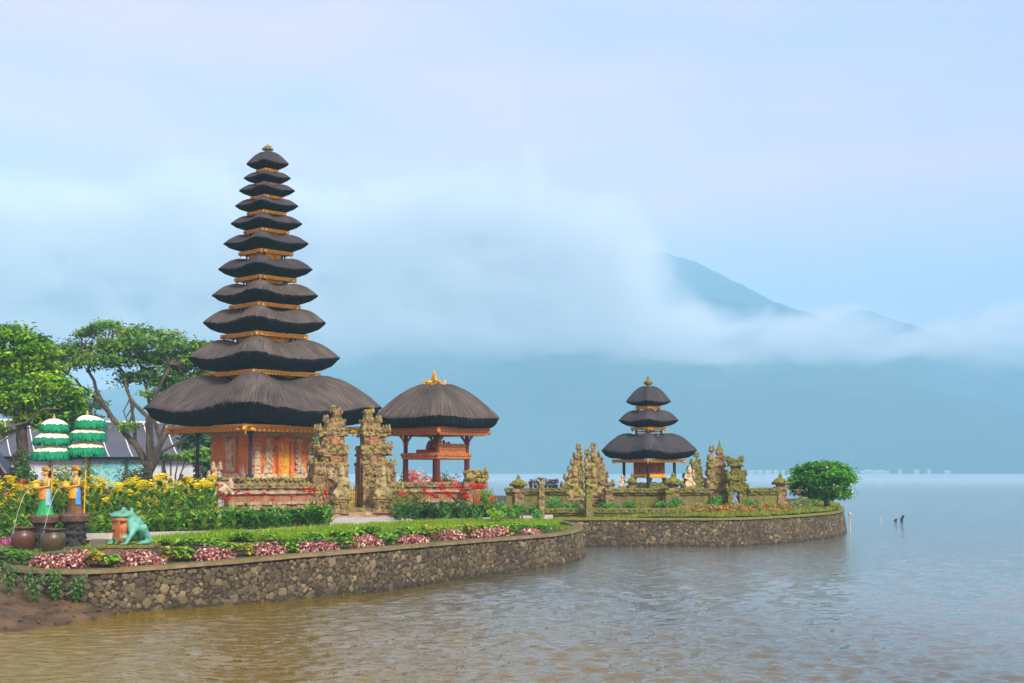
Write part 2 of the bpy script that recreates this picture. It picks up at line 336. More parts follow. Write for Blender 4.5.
    bp = N(t, 'ShaderNodeBump', Strength=1.0, Distance=0.045); L(t, n1_, 'Fac', bp, 'Height'); L(t, bp, 0, p, 'Normal'); L(t, p, 0, out, 0)
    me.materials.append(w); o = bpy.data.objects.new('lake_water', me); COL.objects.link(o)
    return tag(o, kind='structure')
WAVE = 0.046
lake()

# ------------------------------------------------------------------ land outline
WALL_NEAR = [(9, 34.0), (3, 32.6), (4, 31.0), (14, 29.9), (40, 29.2), (80, 28.9), (110, 29.0), (150, 29.6), (220, 30.6), (300, 32.2), (350, 33.4), (400, 35.0), (450, 37.5), (500, 39.9), (540, 42.0), (564, 43.9), (577, 46.0), (582, 48.2), (580, 50.4), (572, 52.4), (562, 54.4)]
WALL_FAR = [(556, 53.8), (600, 53.8), (700, 53.8), (740, 54.3), (780, 56.2), (813, 59.0), (834, 61.8), (843, 65.0), (844, 69), (838, 76), (820, 84)]
def wpt(px, D, z=0.0): return Vector((xat(px, D, z), D, 0))
def smooth_line(pts, step):
    P = [wpt(*p) for p in pts]; out = []
    for i in range(len(P) - 1):
        p0, p1, p2, p3 = P[max(i - 1, 0)], P[i], P[i + 1], P[min(i + 2, len(P) - 1)]
        n = max(1, int((p2 - p1).length / step))
        for k in range(n):
            t = k / n
            out.append(0.5 * ((2 * p1) + (p2 - p0) * t + (2 * p0 - 5 * p1 + 4 * p2 - p3) * t * t + (3 * p1 - p0 - 3 * p2 + p3) * t ** 3))
    out.append(P[-1]); return out
LN, LF = smooth_line(WALL_NEAR, 0.35), smooth_line(WALL_FAR, 0.5)
def ztop_near(p):
    return float(np.interp(p.x, [-11, -9.2, -7.2, -5.2, -3, -1.5, 2], [0.92, 0.94, 1.0, 1.08, 1.12, 1.09, 1.06]))
def ztop_far(p): return 1.18
def offset(line, d):
    out = []
    for i, p in enumerate(line):
        t = (line[min(i + 1, len(line) - 1)] - line[max(i - 1, 0)]).normalized()
        out.append(p + Vector((-t.y, t.x, 0)) * d)
    return out
def inside_dist(p, line):
    return min((p - q).length for q in line)
def gz(p):
    """garden ground height: rises gently from the coping to garden level"""
    dn = inside_dist(p, LN); df = inside_dist(p, LF)
    z = GZ
    if dn < 6.3: z = min(z, ztop_near(p) - 0.05 + (GZ - ztop_near(p) + 0.05) * min(1, max(0, dn - 0.25) / 6.0))
    if df < 2.0: z = min(z, 1.14 + 0.16 * min(1, df / 2.0))
    return z
def landmass():
    ring = [p for p in offset(LN, 0.2)][:-1] + [p for p in offset(LF, 0.2)]
    back = [wpt(700, 92), wpt(560, 93), wpt(480, 97), wpt(430, 104), wpt(380, 122), wpt(300, 145), Vector((-110, 150, 0)), Vector((-110, 34.6, 0)), wpt(-60, 34.6), wpt(-20, 34.5)]
    ring += back
    pts = [Vector((p.x, p.y)) for p in ring]; edges = [(i, (i + 1) % len(pts)) for i in range(len(pts))]
    poly = [(p.x, p.y) for p in ring]
    def inside(x, y):
        c = False; j = len(poly) - 1
        for i in range(len(poly)):
            if (poly[i][1] > y) != (poly[j][1] > y) and x < (poly[j][0] - poly[i][0]) * (y - poly[i][1]) / (poly[j][1] - poly[i][1]) + poly[i][0]: c = not c
            j = i
        return c
    y = 29.0
    while y < 148:
        st = 0.6 if y < 62 else 3.0
        x = -108 if y > 62 else -20
        while x < 20:
            if inside(x, y):
                q = Vector((x + rnd.uniform(-.1, .1), y + rnd.uniform(-.1, .1), 0))
                if y > 62 or inside_dist(q, LN) > 0.5: pts.append(q.xy)
            x += st
        y += st
    v, e, f, _, _, _ = geometry.delaunay_2d_cdt(pts, edges, [], 1, 1e-4)
    m = MB(); V = []
    for q in v:
        p = Vector((q.x, q.y, 0)); z = gz(p) if q.y < 75 else GZ
        if q.y > 120: z = GZ
        V.append((q.x, q.y, z + 0.03 * noise.noise(p * 0.8)))
    m.add(V, [list(q) for q in f])
    return tag(m.obj('garden_ground', SOIL, smooth=True), kind='structure'), inside
ground, is_land = landmass()

# earth bank at the water's edge, left of and in front of the wall's end
def bank():
    m = MB(); rows = []
    shore = [(-260, 27.6), (-120, 26.0), (-40, 25.4), (0, 25.7), (25, 26.0), (60, 26.7), (95, 27.7), (118, 28.6), (140, 29.4)]
    top = [(-260, 35.2, 1.28), (-120, 35.2, 1.28), (-40, 35.0, 1.22), (0, 33.0, 0.95), (25, 30.2, 0.50), (60, 29.4, 0.38), (95, 29.3, 0.22), (118, 29.4, 0.10), (140, 29.8, 0.03)]
    n = 60
    def lerp(tab, t):
        k = t * (len(tab) - 1); i = min(int(k), len(tab) - 2); f = k - i
        return [a + (b - a) * f for a, b in zip(tab[i], tab[i + 1])]
    for i in range(n + 1):
        s = lerp(shore, i / n); tp = lerp(top, i / n); row = []
        a = wpt(s[0], s[1]); b = wpt(tp[0], tp[1])
        for j in range(19):
            t = j / 16 - 0.12; p = a.lerp(b, t); z = tp[2] * (max(0, t) ** 0.75) if t > 0 else 0.8 * t
            z += (0.07 * noise.noise(p * 1.7) + 0.035 * noise.noise(p * 6)) * min(1, 0.35 + t)
            if 0 < t < 0.2: z += 0.05
            row.append((p.x, p.y, z))
        rows.append(row)
    m.grid(np.array(rows)[::-1])
    for k in range(260):      # pebbles and clods
        i, j = rnd.randrange(8, n), rnd.randrange(2, 14); q = rows[i][j]
        r = rnd.uniform(0.012, 0.045); g = rnd.uniform(0.6, 2.4)
        m.blob((q[0] + rnd.uniform(-.2, .2), q[1] + rnd.uniform(-.2, .2), q[2] + r * 0.2), (r * 1.3, r, r * 0.7), jit=0.1)
    return tag(m.obj('earth_bank', BANK, smooth=True), kind='structure')
bank()

# ------------------------------------------------------------------ lakeside retaining walls
def retaining_wall(name, line, ztop, label, stone=0.17, coping=True, pale=0.5):
    root = thing(name, label, 'retaining wall', (0, 0, 0))
    outl = offset(line, 0.0); m = MB(); rows = []
    for p, q in zip(offset(line, -0.09), offset(line, 0.05)):
        z = ztop(p); rows.append([(p.x, p.y, -0.9), (p.x, p.y, 0.02), (q.x, q.y, z - 0.07)])
    m.grid(np.array(rows))
    inner = [[(q.x, q.y, ztop(q) - 0.07), (w.x, w.y, ztop(q) - 0.07), (w.x, w.y, 0.2)] for q, w in zip(offset(line, 0.05), offset(line, 0.42))]
    m.grid(np.array(inner)); m.obj('wall_body', MORTAR, root, smooth=True)
    # rubble stones set in the mortar, packed by rejection
    st = MB(); acc = [0.0]
    for i in range(1, len(line)): acc.append(acc[-1] + (line[i] - line[i - 1]).length)
    Ltot = acc[-1]; placed = {}; cell = stone * 1.6; li = 0
    tries = int(Ltot * 1.25 / (stone ** 2) * 14)
    for k in range(tries):
        s = rnd.uniform(0, Ltot); h = rnd.uniform(-0.12, 1.08)
        r = stone * rnd.choice((0.30, 0.36, 0.42, 0.5, 0.6, 0.78)) * (0.95 if k < tries * 0.5 else 0.7)
        key = (int(s / cell), int(h / cell)); ok = True
        for a in (-1, 0, 1):
            for b in (-1, 0, 1):
                for (s2, h2, r2) in placed.get((key[0] + a, key[1] + b), ()):
                    if (s - s2) ** 2 + (h - h2) ** 2 < (0.66 * (r + r2)) ** 2: ok = False; break
                if not ok: break
            if not ok: break
        if not ok: continue
        i = int(np.searchsorted(acc, s)); i = max(1, min(i, len(line) - 1)); f = (s - acc[i - 1]) / max(1e-6, acc[i] - acc[i - 1])
        a, b = line[i - 1], line[i]; p = a.lerp(b, f); t = (b - a).normalized(); nrm = Vector((t.y, -t.x, 0)); zt = ztop(p) - 0.10
        if h > zt - r * 0.75: continue
        placed.setdefault(key, []).append((s, h, r))
        base = p + nrm * (0.09 - 0.14 * h / 1.1) + Vector((0, 0, h))
        v, fc = ICO[2]; an = rnd.uniform(-.7, .7)
        w = v * (1 + 0.10 * nr.standard_normal((len(v), 1))); w = np.clip(w, -0.80, 0.80)
        ua, ha = w[:, 0] * r * rnd.uniform(1.0, 1.3), w[:, 2] * r * rnd.uniform(0.8, 1.1); u_ = ua * math.cos(an) - ha * math.sin(an); h_ = ua * math.sin(an) + ha * math.cos(an); d_ = w[:, 1] * min(0.055, r * 0.45)
        P = np.array(base[:]) + np.outer(u_, t[:]) + np.outer(h_, (0, 0, 1)) + np.outer(d_, nrm[:])
        g = rnd.uniform(0.065, 0.14) if rnd.random() > 0.17 * pale * 2 else rnd.uniform(0.14, 0.25)
        if h < 0.10 + .05 * noise.noise(base): g *= 0.45
        elif noise.noise(base * .9) > .12: g *= .75
        st.add(P, fc, col=(g * 1.02, g * rnd.uniform(0.76, 0.88), g * rnd.uniform(0.36, 0.54)))
    st.obj('rubble_facing', VSTONE, root)
    if coping:
        c = MB(); rows = []
        for j, (p, q) in enumerate(zip(offset(line, -0.04), offset(line, 0.34))):
            z = ztop(p); e = 0.012 * noise.noise(p * 2.0)
            rows.append([(p.x, p.y, z - 0.09 + e), (p.x, p.y, z - 0.015 + e), (p.x + (q.x - p.x) * 0.06, p.y + (q.y - p.y) * 0.06, z + e), (q.x, q.y, z + e * 0.5), (q.x, q.y, z - 0.2)])
        c.grid(np.array(rows)); c.obj('coping', coping, root)
    return root
wn = retaining_wall('retaining_wall', LN, ztop_near, 'long curved rubble stone wall with cement coping around the nearer garden', 0.17, COPING, 0.5)
wf = retaining_wall('retaining_wall', LF, ztop_far, 'lower lakeside rubble wall with mossy top under the small three-tiered shrine', 0.18, STONEM, 0.42)

# ------------------------------------------------------------------ thatched tower shrines
def thatch_roof(rr, rt, ht, rb, hb, lift, name='roof', parent=None, loc=(0, 0, 0), n=112, p=11.0, ex=1.65, dark=False, mb=None):
    """rr: centre to corner tip; rt, ht: top ring (fraction of rr, metres up); rb, hb: inner ring of the underside"""
    prof = [(rt + (1 - rt) * t, ht * (1 - t ** ex), t) for t in np.linspace(0, 1, 15)]
    k1 = len(prof) - 1
    prof += [(0.995, -0.07 * hb, 1), (0.975, -0.22 * hb, .95), (rb + (1 - rb) * .66, -0.56 * hb, .8), (rb + (1 - rb) * 0.28, -0.91 * hb, .7), (rb, -hb, .6), (rb * 0.45, -hb * 0.9, .5)]
    V = []; U = []; seed = rnd.uniform(0, 99)
    for i, (r, z, t) in enumerate(prof):
        for j in range(n):
            a = 2 * math.pi * j / n; b = a - math.pi / 4
            q = 1 / ((abs(math.cos(b)) ** p + abs(math.sin(b)) ** p) ** (1 / p)) / (1.41421 * 2 ** (-1 / p))
            cw = (0.5 + 0.5 * math.cos(4 * a)) ** 1.6
            lf = lift * rr * (cw - 0.25) * (0.75 + 0.65 * math.sin(math.pi * min(1, t)))
            if i > k1 + 2: lf *= 0.35
            jit = 0.007 * rr * noise.noise(Vector((j * 0.45, t * 4, seed))) + 0.006 * rr * nr.standard_normal() * (1 if k1 - 1 <= i <= k1 + 2 else 0.25)
            rad = rr * r * q
            V.append((rad * math.cos(a), rad * math.sin(a), z + lf + jit * 0.9)); U.append((a * rr * 0.5, t * rr * 0.35, 0))
    V = np.array(V); k = len(prof); f = []; mi = []
    for i in range(k - 1):
        for j in range(n):
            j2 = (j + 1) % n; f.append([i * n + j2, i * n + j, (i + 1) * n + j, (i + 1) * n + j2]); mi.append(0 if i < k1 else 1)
    m = MB(); m.add(V, f, uv=U, mi=mi)
    m.add(V[:n], [list(range(n))], uv=U[:n], mi=0)
    # loose straw ends hanging over the cut edge
    for q in range(int(80 * rr)):
        j = rnd.randrange(n); P = V[k1 * n + j]; d = np.array([P[0], P[1], 0]); d /= np.linalg.norm(d); w = 0.012 + 0.01 * rnd.random()
        side = np.array([-d[1], d[0], 0]) * w; ln = rnd.uniform(0.04, 0.14); P = P + side / w * rnd.uniform(-.1, .1)
        m.add([P - side - d * .05, P + side - d * .05, P + d * ln * 0.3 - np.array([0, 0, ln])], [[0, 1, 2]], uv=[(q, 0, 0)] * 3, mi=rnd.choice((0, 1)))
    return m.obj(name, [THATCH_UP if dark else THATCH, THATCH_CUT], parent, loc, smooth=True)
def sq(m, prof, **k):      # square moulding; radii are centre-to-corner, a corner on local +X
    return m.lathe([(r, z) for r, z in prof], n=4, **k)
def dentils(m, r, z, h, w, step):
    for q in range(4):
        a0, a1 = q * math.pi / 2, (q + 1) * math.pi / 2
        A = Vector((math.cos(a0), math.sin(a0), 0)) * r; B = Vector((math.cos(a1), math.sin(a1), 0)) * r; L_ = (B - A).length; n = int(L_ / step)
        for i in range(1, n):
            p = A.lerp(B, i / n); m.box((p.x, p.y, z - h / 2), (w, w, h), rz=a0 + 3 * math.pi / 4)
def cornice(parent, r, z, h, fancy=True, mat_=None):
    m = MB(); sq(m, [(r * 0.96, z), (r, z - h * 0.05), (r, z - h * 0.38), (r * 0.965, z - h * 0.42), (r * 0.965, z - h * 0.62), (r * 0.94, z - h * 0.66), (r * 0.94, z - h)], cap=True)
    if fancy: dentils(m, r * 0.955, z - h * 0.66, h * 0.45, h * 0.3, h * 0.85)
    for q in range(4):      # corner bosses and drops
        a = q * math.pi / 2; c, s = math.cos(a), math.sin(a)
        m.blob((r * 0.97 * c, r * 0.97 * s, z - h * 0.55), (h * 0.45, h * 0.45, h * 0.6), sub=2, jit=0.1)
        m.blob((r * 0.93 * c, r * 0.93 * s, z - h * 1.25), (h * 0.2, h * 0.2, h * 0.45), jit=0.05)
        for b in (-1, 1): m.blob((r * 0.93 * c - b * s * h * 1.1, r * 0.93 * s + b * c * h * 1.1, z - h * 0.8), (h * 0.5, h * 0.5, h * 0.4), sub=1, jit=0.15)
    return m.obj('cornice', mat_ or GOLD, parent)
def tower(name, label, cat, px, D, aoff, tiers, group=None):
    X = xat(px, D, GZ); rz = math.atan2(-D, -X) - R(aoff)
    return thing(name, label, cat, (X, D, 0), rz, group)

# --- the great eleven-tiered shrine
PD_ = 60.0; K = mpx(PD_)
meru = tower('tiered_shrine', 'tall eleven-tiered thatched shrine tower with orange brick chamber and gold trim', 'pagoda', 261.0, PD_, 10, None)
tiers = [  # half width px, y of side tips, ring of the underside, depth of the underside px
    (117.4, 412.5, .80, 14.5, .37, 33.5), (75.3, 361, .70, 12, .46, 18.5), (61, 325.2, .66, 9.8, .48, 14), (52.8, 297.8, .62, 7.8, .48, 12),
    (47.1, 271.3, .60, 7.2, .46, 11), (42.6, 245.6, .58, 6.8, .44, 9.5), (35.9, 225.2, .57, 6.0, .44, 8.2), (31.8, 207.2, .56, 5.6, .42, 7.2),
    (28.1, 191.8, .52, 5.4, .40, 6.8), (23.7, 179, .50, 5, .38, 6.2), (21.3, 164.6, .45, 5.5, .16, 13.5)]
zt = [zat(t[1], PD_) for t in tiers]; Rr = [t[0] * K / math.cos(R(10)) for t in tiers]
for i, (hw, yt, rb, hb, rt, ht) in enumerate(tiers):
    z = zt[i]; r = Rr[i]
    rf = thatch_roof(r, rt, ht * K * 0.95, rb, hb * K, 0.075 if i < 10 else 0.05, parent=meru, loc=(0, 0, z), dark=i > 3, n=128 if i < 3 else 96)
    if i < 7: rf['label'] = 'brown weathered palm thatch roof tier'
    cornice(rf, r * (rb + (.015 if i == 0 else .05)), -hb * K, (6.0 if i == 0 else 4.4 - 0.2 * i) * K, fancy=True)
    if i:       # the little chamber under this roof, standing on the roof below
        zb = zt[i - 1] + tiers[i - 1][5] * K * 0.55; ztp = z - hb * K; rbod = Rr[i] * rb * 0.80
        m = MB(); sq(m, [(rbod * 0.86, zb), (rbod * 0.86, ztp)])
        body = m.obj('tier_chamber', DARKWOOD, meru)
        for q in range(4):      # gilded fretwork panels on the four faces
            m = MB(); a = (q + 0.5) * math.pi / 2; d = rbod * 0.86 * 0.7071; wd = rbod * 0.80; hh = (ztp - zb)
            c, s = math.cos(a), math.sin(a)
            m.box((c * (d + 0.02), s * (d + 0.02), zb + hh * 0.45), (0.035, wd * 1.15, hh * 0.82), rz=a)
            for k in range(int(22 if i < 6 else 8)):
                u = rnd.uniform(-.5, .5) * wd; w = rnd.uniform(.1, .8) * hh
                m.blob((c * (d + .05) - s * u, s * (d + .05) + c * u, zb + w), (0.05, 0.05, 0.05), jit=0.2)
            m.obj('fretwork_panel', GOLDLEAF, body)
        for q in range(4):
            m = MB(); a = q * math.pi / 2; m.box((math.cos(a) * rbod * .95, math.sin(a) * rbod * .95, (zb + ztp) / 2 - 0.1), (.07, .07, ztp - zb + .2), rz=a); m.obj('corner_post', BLACKWOOD, body)
m = MB(); m.lathe([(0.20, 0), (0.26, .05), (.12, .12), (.22, .22), (.27, .32), (.16, .44), (.07, .52), (.05, .60), (.01, .70)], n=10)
for q in range(8):
    a = q * math.pi / 4; m.blob((.27 * math.cos(a), .27 * math.sin(a), .28), (.08, .08, .11), jit=.1)
    m.blob((.17 * math.cos(a), .17 * math.sin(a), .46), (.05, .05, .08), jit=.1)
m.obj('finial', GOLDOLD, meru, (0, 0, zt[10] + 12.2 * K)).scale = (.8, .8, .62)
# chamber walls, door and carved stone
ZP = zat(478.5, PD_)                 # platform top
ZC = zt[0] - 14.5 * K - 5.5 * K        # underside of the main cornice
BD = 49.0 * K / math.cos(R(10)) ; FW = BD * 1.4142; FD = BD * 0.7071      # corner radius, face width, face distance
m = MB(); sq(m, [(BD, ZP), (BD, ZC + .2)]); m.obj('brick_wall', BRICK, meru)
stone = MB()
def onface(a, u, z, out=0.0):
    c, s = math.cos(a), math.sin(a); d = FD + out
    return (c * d - s * u, s * d + c * u, z)
def face_block(m, a, u0, u1, z0, z1, out, amp=0.025, res=0.07, mi=None):
    b = MB(); b.carve(FD - 0.04, FD + out, u0, u1, z0, z1, amp, res, 6.0)
    for v_, c_ in zip(b.v, b.c): pass
    v = np.concatenate(b.v) @ rotm(a).T; m.add(v, b.f, mi=mi)
H = ZC - ZP
for q in range(4):
    a = (q + .5) * math.pi / 2
    face_block(stone, a, -FW / 2 - .03, FW / 2 + .03, ZP, ZP + .22, .14, .03)
    face_block(stone, a, -FW / 2 - .02, FW / 2 + .02, ZP + H * .90, ZP + H + .02, .10, .04)
    face_block(stone, a, -FW / 2 - .02, FW / 2 + .02, ZP + H * .93, ZP + H + .1, .16, .03)
    for sgn in (-1, 1):
        u = sgn * (FW / 2 - .17)
        for k in range(8 if q in (0, 2) else 0):      # stacked courses of the corner pilaster
            z0 = ZP + .22 + k * (H * .66) / 8
            face_block(stone, a, u - .16 + .02 * (k % 2), u + .16 - .02 * (k % 2), z0 + .015, z0 + H * .66 / 8 - .01, .13 + .03 * ((k + 1) % 2), .02, .06)
        face_block(stone, a, sgn * FW * .25 - .13, sgn * FW * .25 + .13, ZP + .22, ZP + H * .86, .08, .04) if q in (0, 2) else None     # inner carved bands
        for k in range(26 if q in (0, 2) else 0):     # scrolls climbing the bands and hanging from the frieze
            z = ZP + .3 + k * H * .55 / 26; stone.blob(onface(a, sgn * FW * .23 + .08 * math.sin(k * 1.1), z, .11), (.06, .06, .06), jit=.2)
        for k in range(22):
            stone.blob(onface(a, sgn * (FW * .10 + .05 * (k % 3)), ZP + H * (.84 - .028 * k), .12), (.09 - .005 * k,) * 3, jit=.2)
            stone.blob(onface(a, sgn * (FW * .33 - .07 * (k % 3)), ZP + .25 + .035 * k, .12), (.10 - .006 * k,) * 3, jit=.2)
stone.obj('carved_stonework', STONEG, meru)
for q in (0, 1, 2, 3):      # faces: -45 and 135 carry a blind carved panel, +45 and 225 the door
    a = (q + .5) * math.pi / 2
    m = MB()
    if q in (0, 2):
        z0, z1 = ZP + .05, ZP + H * .80
        for sgn in (-1, 1): face_block(m, a, sgn * .34 - .07, sgn * .34 + .07, z0, z1, .24, .015, .08)
        face_block(m, a, -.42, .42, z1 - .03, z1 + .12, .26, .02, .08); face_block(m, a, -.25, .25, z1 + .1, z1 + .22, .2, .03, .08)
        fr = m.obj('door_frame', BRICK, meru)
        d = MB()
        face_block(d, a, -.27, -.012, z0, z1, .10, .012, .05); face_block(d, a, .012, .27, z0, z1, .10, .012, .05)
        for k in range(40):
            d.blob(onface(a, rnd.choice((-1, 1)) * rnd.uniform(.06, .22), rnd.uniform(z0 + .1, z1 - .1), .11), (.035, .035, .05), jit=.2)
        d.obj('carved_door', GOLD, fr)
        m = MB()
        for k in range(3): m.box(onface(a, 0, ZP - .08 - .17 * k, .35 + .28 * k), (.6 + .2 * k, 1.0, .17), rz=a)
        m.obj('door_step', STONEP, meru)
    else:
        face_block(m, a, -.30, .30, ZP + .3, ZP + H * .84, .10, .03, .06); face_block(m, a, -.22, .22, ZP + .55, ZP + H * .74, .17, .05, .05)
        for k in range(14):
            for sgn in (-1, 1): m.blob(onface(a, sgn * .36, ZP + .45 + k * .1, .06), (.06, .06, .06), jit=.15)
        m.obj('relief_panel', STONEG, meru)
# posts of the porch
rp = 63 * K / math.cos(R(10))
for q in range(4):
    a = q * math.pi / 2; m = MB()
    m.box((0, 0, 0.05), (.30, .30, .30)); m.box((0, 0, H / 2 + .3), (.145, .145, H + .3 - .6 + .9)); m.box((0, 0, H - .05), (.26, .26, .12))
    m.obj('porch_post', BLACKWOOD, meru, (rp * math.cos(a), rp * math.sin(a), ZP), a)
# platform: brick core with stone mouldings
m = MB(); rpl = 76 * K
prof = [(rpl * 1.12, GZ - .3), (rpl * 1.12, GZ + .25), (rpl * 1.06, GZ + .32), (rpl * 1.06, GZ + .55), (rpl * 1.0, GZ + .6), (rpl * 1.0, ZP - .30), (rpl * 1.05, ZP - .26), (rpl * 1.05, ZP - .1), (rpl * 1.02, ZP - .09), (rpl * 1.02, ZP)]
sq(m, prof); m.obj('platform', BRICKOLD, meru)
m = MB()
for (r0, z0, z1) in ((rpl * 1.075, ZP - .2, ZP + .03), (rpl * 1.09, GZ + .5, GZ + .68)):
    for q in range(4):
        b = MB(); w = r0 * 1.4142; b.carve(r0 * .7071 - .25, r0 * .7071, -w / 2, w / 2, z0, z1, .045, .13, 5); m.add(np.concatenate(b.v) @ rotm((q + .5) * math.pi / 2).T, b.f)
        for k in range(24): m.blob(tuple(np.array((r0 * .7071 + .02, (k / 24 - .48) * w, z1 - .05 + rnd.uniform(-.05, .05))) @ rotm((q + .5) * math.pi / 2).T), (.10, .09, .09), jit=.2)
m.obj('platform_moulding', STONE, meru)
for q in range(4):
    a = (q + .5) * math.pi / 2; c, s = math.cos(a), math.sin(a); r0 = rpl * .99 * .7071; m = MB(); b = MB()
    for k in range(7): b.carve(r0, r0 + .07, (k / 7 - .5) * r0 * 1.9 + .04, (k / 7 - .5) * r0 * 1.9 + r0 * .23, GZ + .75, ZP - .38, .03, .12, 6)
    m.add(np.concatenate(b.v) @ rotm(a).T, b.f); m.obj('carved_panel', STONEP, meru)

# --- open pavilion with crowned thatch roof
D2 = 57.5; K2 = mpx(D2)
pav = tower('open_pavilion', 'open wooden pavilion with one big thatched roof and golden crown finial', 'pavilion', 436.0, D2, -2, None)
z2 = zat(419, D2); r2 = 63.2 * K2
rf = thatch_roof(r2, .17, 34 * K2, .86, 9.5 * K2, .035, parent=pav, loc=(0, 0, z2), ex=1.5, p=8, n=144)
m = MB(); rc = 53.5 * K2; sq(m, [(rc, -9 * K2), (rc, -11 * K2), (rc * .985, -11.2 * K2), (rc * .975, -13.5 * K2), (rc * .95, -13.7 * K2), (rc * .94, -16 * K2)]); dentils(m, rc * .955, -15 * K2, .09, .05, .11)
for q in range(4):
    a = q * math.pi / 2; m.blob((rc * .98 * math.cos(a), rc * .98 * math.sin(a), -13 * K2), (.09, .09, .14), sub=2)
m.obj('eave_beam', WOOD, rf)
m = MB()
for s in (-1, 1):
    pts = [(0, 0), (.62, 0), (.60, .10), (.66, .34), (.52, .26), (.46, .16), (.34, .14), (.28, .30), (.18, .20), (.14, .46), (.06, .66), (0, .86)]
    for (x, z), (x2, z2_) in zip(pts[1:-1], pts[2:]): pass
fr_ = [(x * .62 * s, z * .80) for s, seq in ((1, pts), (-1, pts[::-1])) for x, z in seq]
V = [(x, -.05, z) for x, z in fr_] + [(x, .05, z) for x, z in fr_]; n_ = len(fr_)
m.add(V, [list(range(n_)), list(range(n_, 2 * n_))[::-1]] + [[i, (i + 1) % n_ + 0, (i + 1) % n_ + n_, i + n_] for i in range(n_)])
m.box((0, 0, -.04), (.86, .28, .12)); m.blob((0, -.08, .3), (.12, .06, .2), sub=2); m.blob((.16, -.08, .14), (.1, .05, .1), sub=2); m.blob((-.16, -.08, .14), (.1, .05, .1), sub=2)
m2_ = m.obj('crown_finial', GOLDLEAF, pav, (0, -.12, z2 + 33.2 * K2), math.pi / 2 - R(2)); m2_.scale = (1.35, 1.2, 1.1)
rq = 30.5 * K2; zs = zat(456, D2); zg = zat(482, D2); ze = z2 - 15.5 * K2
for q in range(4):
    a = q * math.pi / 2; m = MB()
    m.box((0, 0, .05), (.24, .24, .12)); m.box((0, 0, (zs - zg) / 2), (.17, .17, zs - zg)); m.box((0, 0, (zs + ze) / 2 - zg), (.13, .13, ze - zs))
    p_ = m.obj('post', REDWOOD, pav, (rq * math.cos(a), rq * math.sin(a), zg), a + math.pi / 4)
    m = MB()
    for d in (0, 1):        # carved brackets under the eave
        for k in range(7):
            t = k / 6; m.blob((0.1 + .3 * t, 0, ze - zg - .42 + .4 * t ** .6) if d else (0, -(0.1 + .3 * t), ze - zg - .42 + .4 * t ** .6), (.06, .06, .08), jit=.1)
    m.obj('bracket', WOOD, p_, (0, 0, 0), math.pi / 2)
m = MB(); rs = 35.5 * K2; sq(m, [(rs * .93, zs - .16), (rs * .97, zs - .12), (rs * .97, zs - .03), (rs, zs), (rs, zs + .10), (rs * .95, zs + .13)]); m.obj('raised_floor', WOOD, pav)
for q in (0, 1):
    a = (q + .5) * math.pi / 2; d = rq * .7071; w = rq * 1.4142 - .16; m = MB()
    m.box((d, 0, zs + .17), (.05, w, .07)); m.box((d, 0, zs + .50), (.06, w, .06))
    n_ = 12
    for k in range(n_):
        y = (k + .5) / n_ * w - w / 2; m.lathe([(.045, zs + .2), (.06, zs + .30), (.03, zs + .36), (.055, zs + .42), (.04, zs + .48)], n=6, c=(d, y, 0))
        m.box((d, y, zs + .34), (.03, w / n_ * .55, .11))
    v = [np.concatenate(m.v) @ rotm(a).T]; b = MB(); b.add(v[0], m.f); b.obj('railing', WOOD, pav)
m = MB(); d = rq * .62
m.box((0, 0, zs + .20), (d * 1.5, d * 1.5, .16), rz=math.pi / 4); m.obj('red_cushion', mat('red_cloth', (.42, .03, .03), (.3, .02, .02), 4, .9), pav)
m = MB()
for k in range(16):
    a = rnd.uniform(0, 6.28); r = rnd.uniform(.2, .8) * d; h = rnd.uniform(.15, .5)
    m.lathe([(.06, 0), (.11, .06), (.10, h * .5), (.04, h * .7), (.07, h * .8), (.01, h)], n=8, c=(r * math.cos(a), r * math.sin(a), zs + .27), col=[(.35, .12, .06), (.12, .07, .05), (.6, .4, .08), (.3, .05, .05)][k % 4])
m.obj('offering_vessels', mat('vessel_paint', (1, 1, 1), (.8, .8, .8), 5, .5, vc=True), pav)
m = MB(); rb_ = 40 * K2; sq(m, [(rb_ * 1.08, GZ - .3), (rb_ * 1.08, GZ + .3), (rb_, GZ + .36), (rb_, zg - .2), (rb_ * 1.05, zg - .16), (rb_ * 1.05, zg)]); m.obj('base', BRICKOLD, pav)

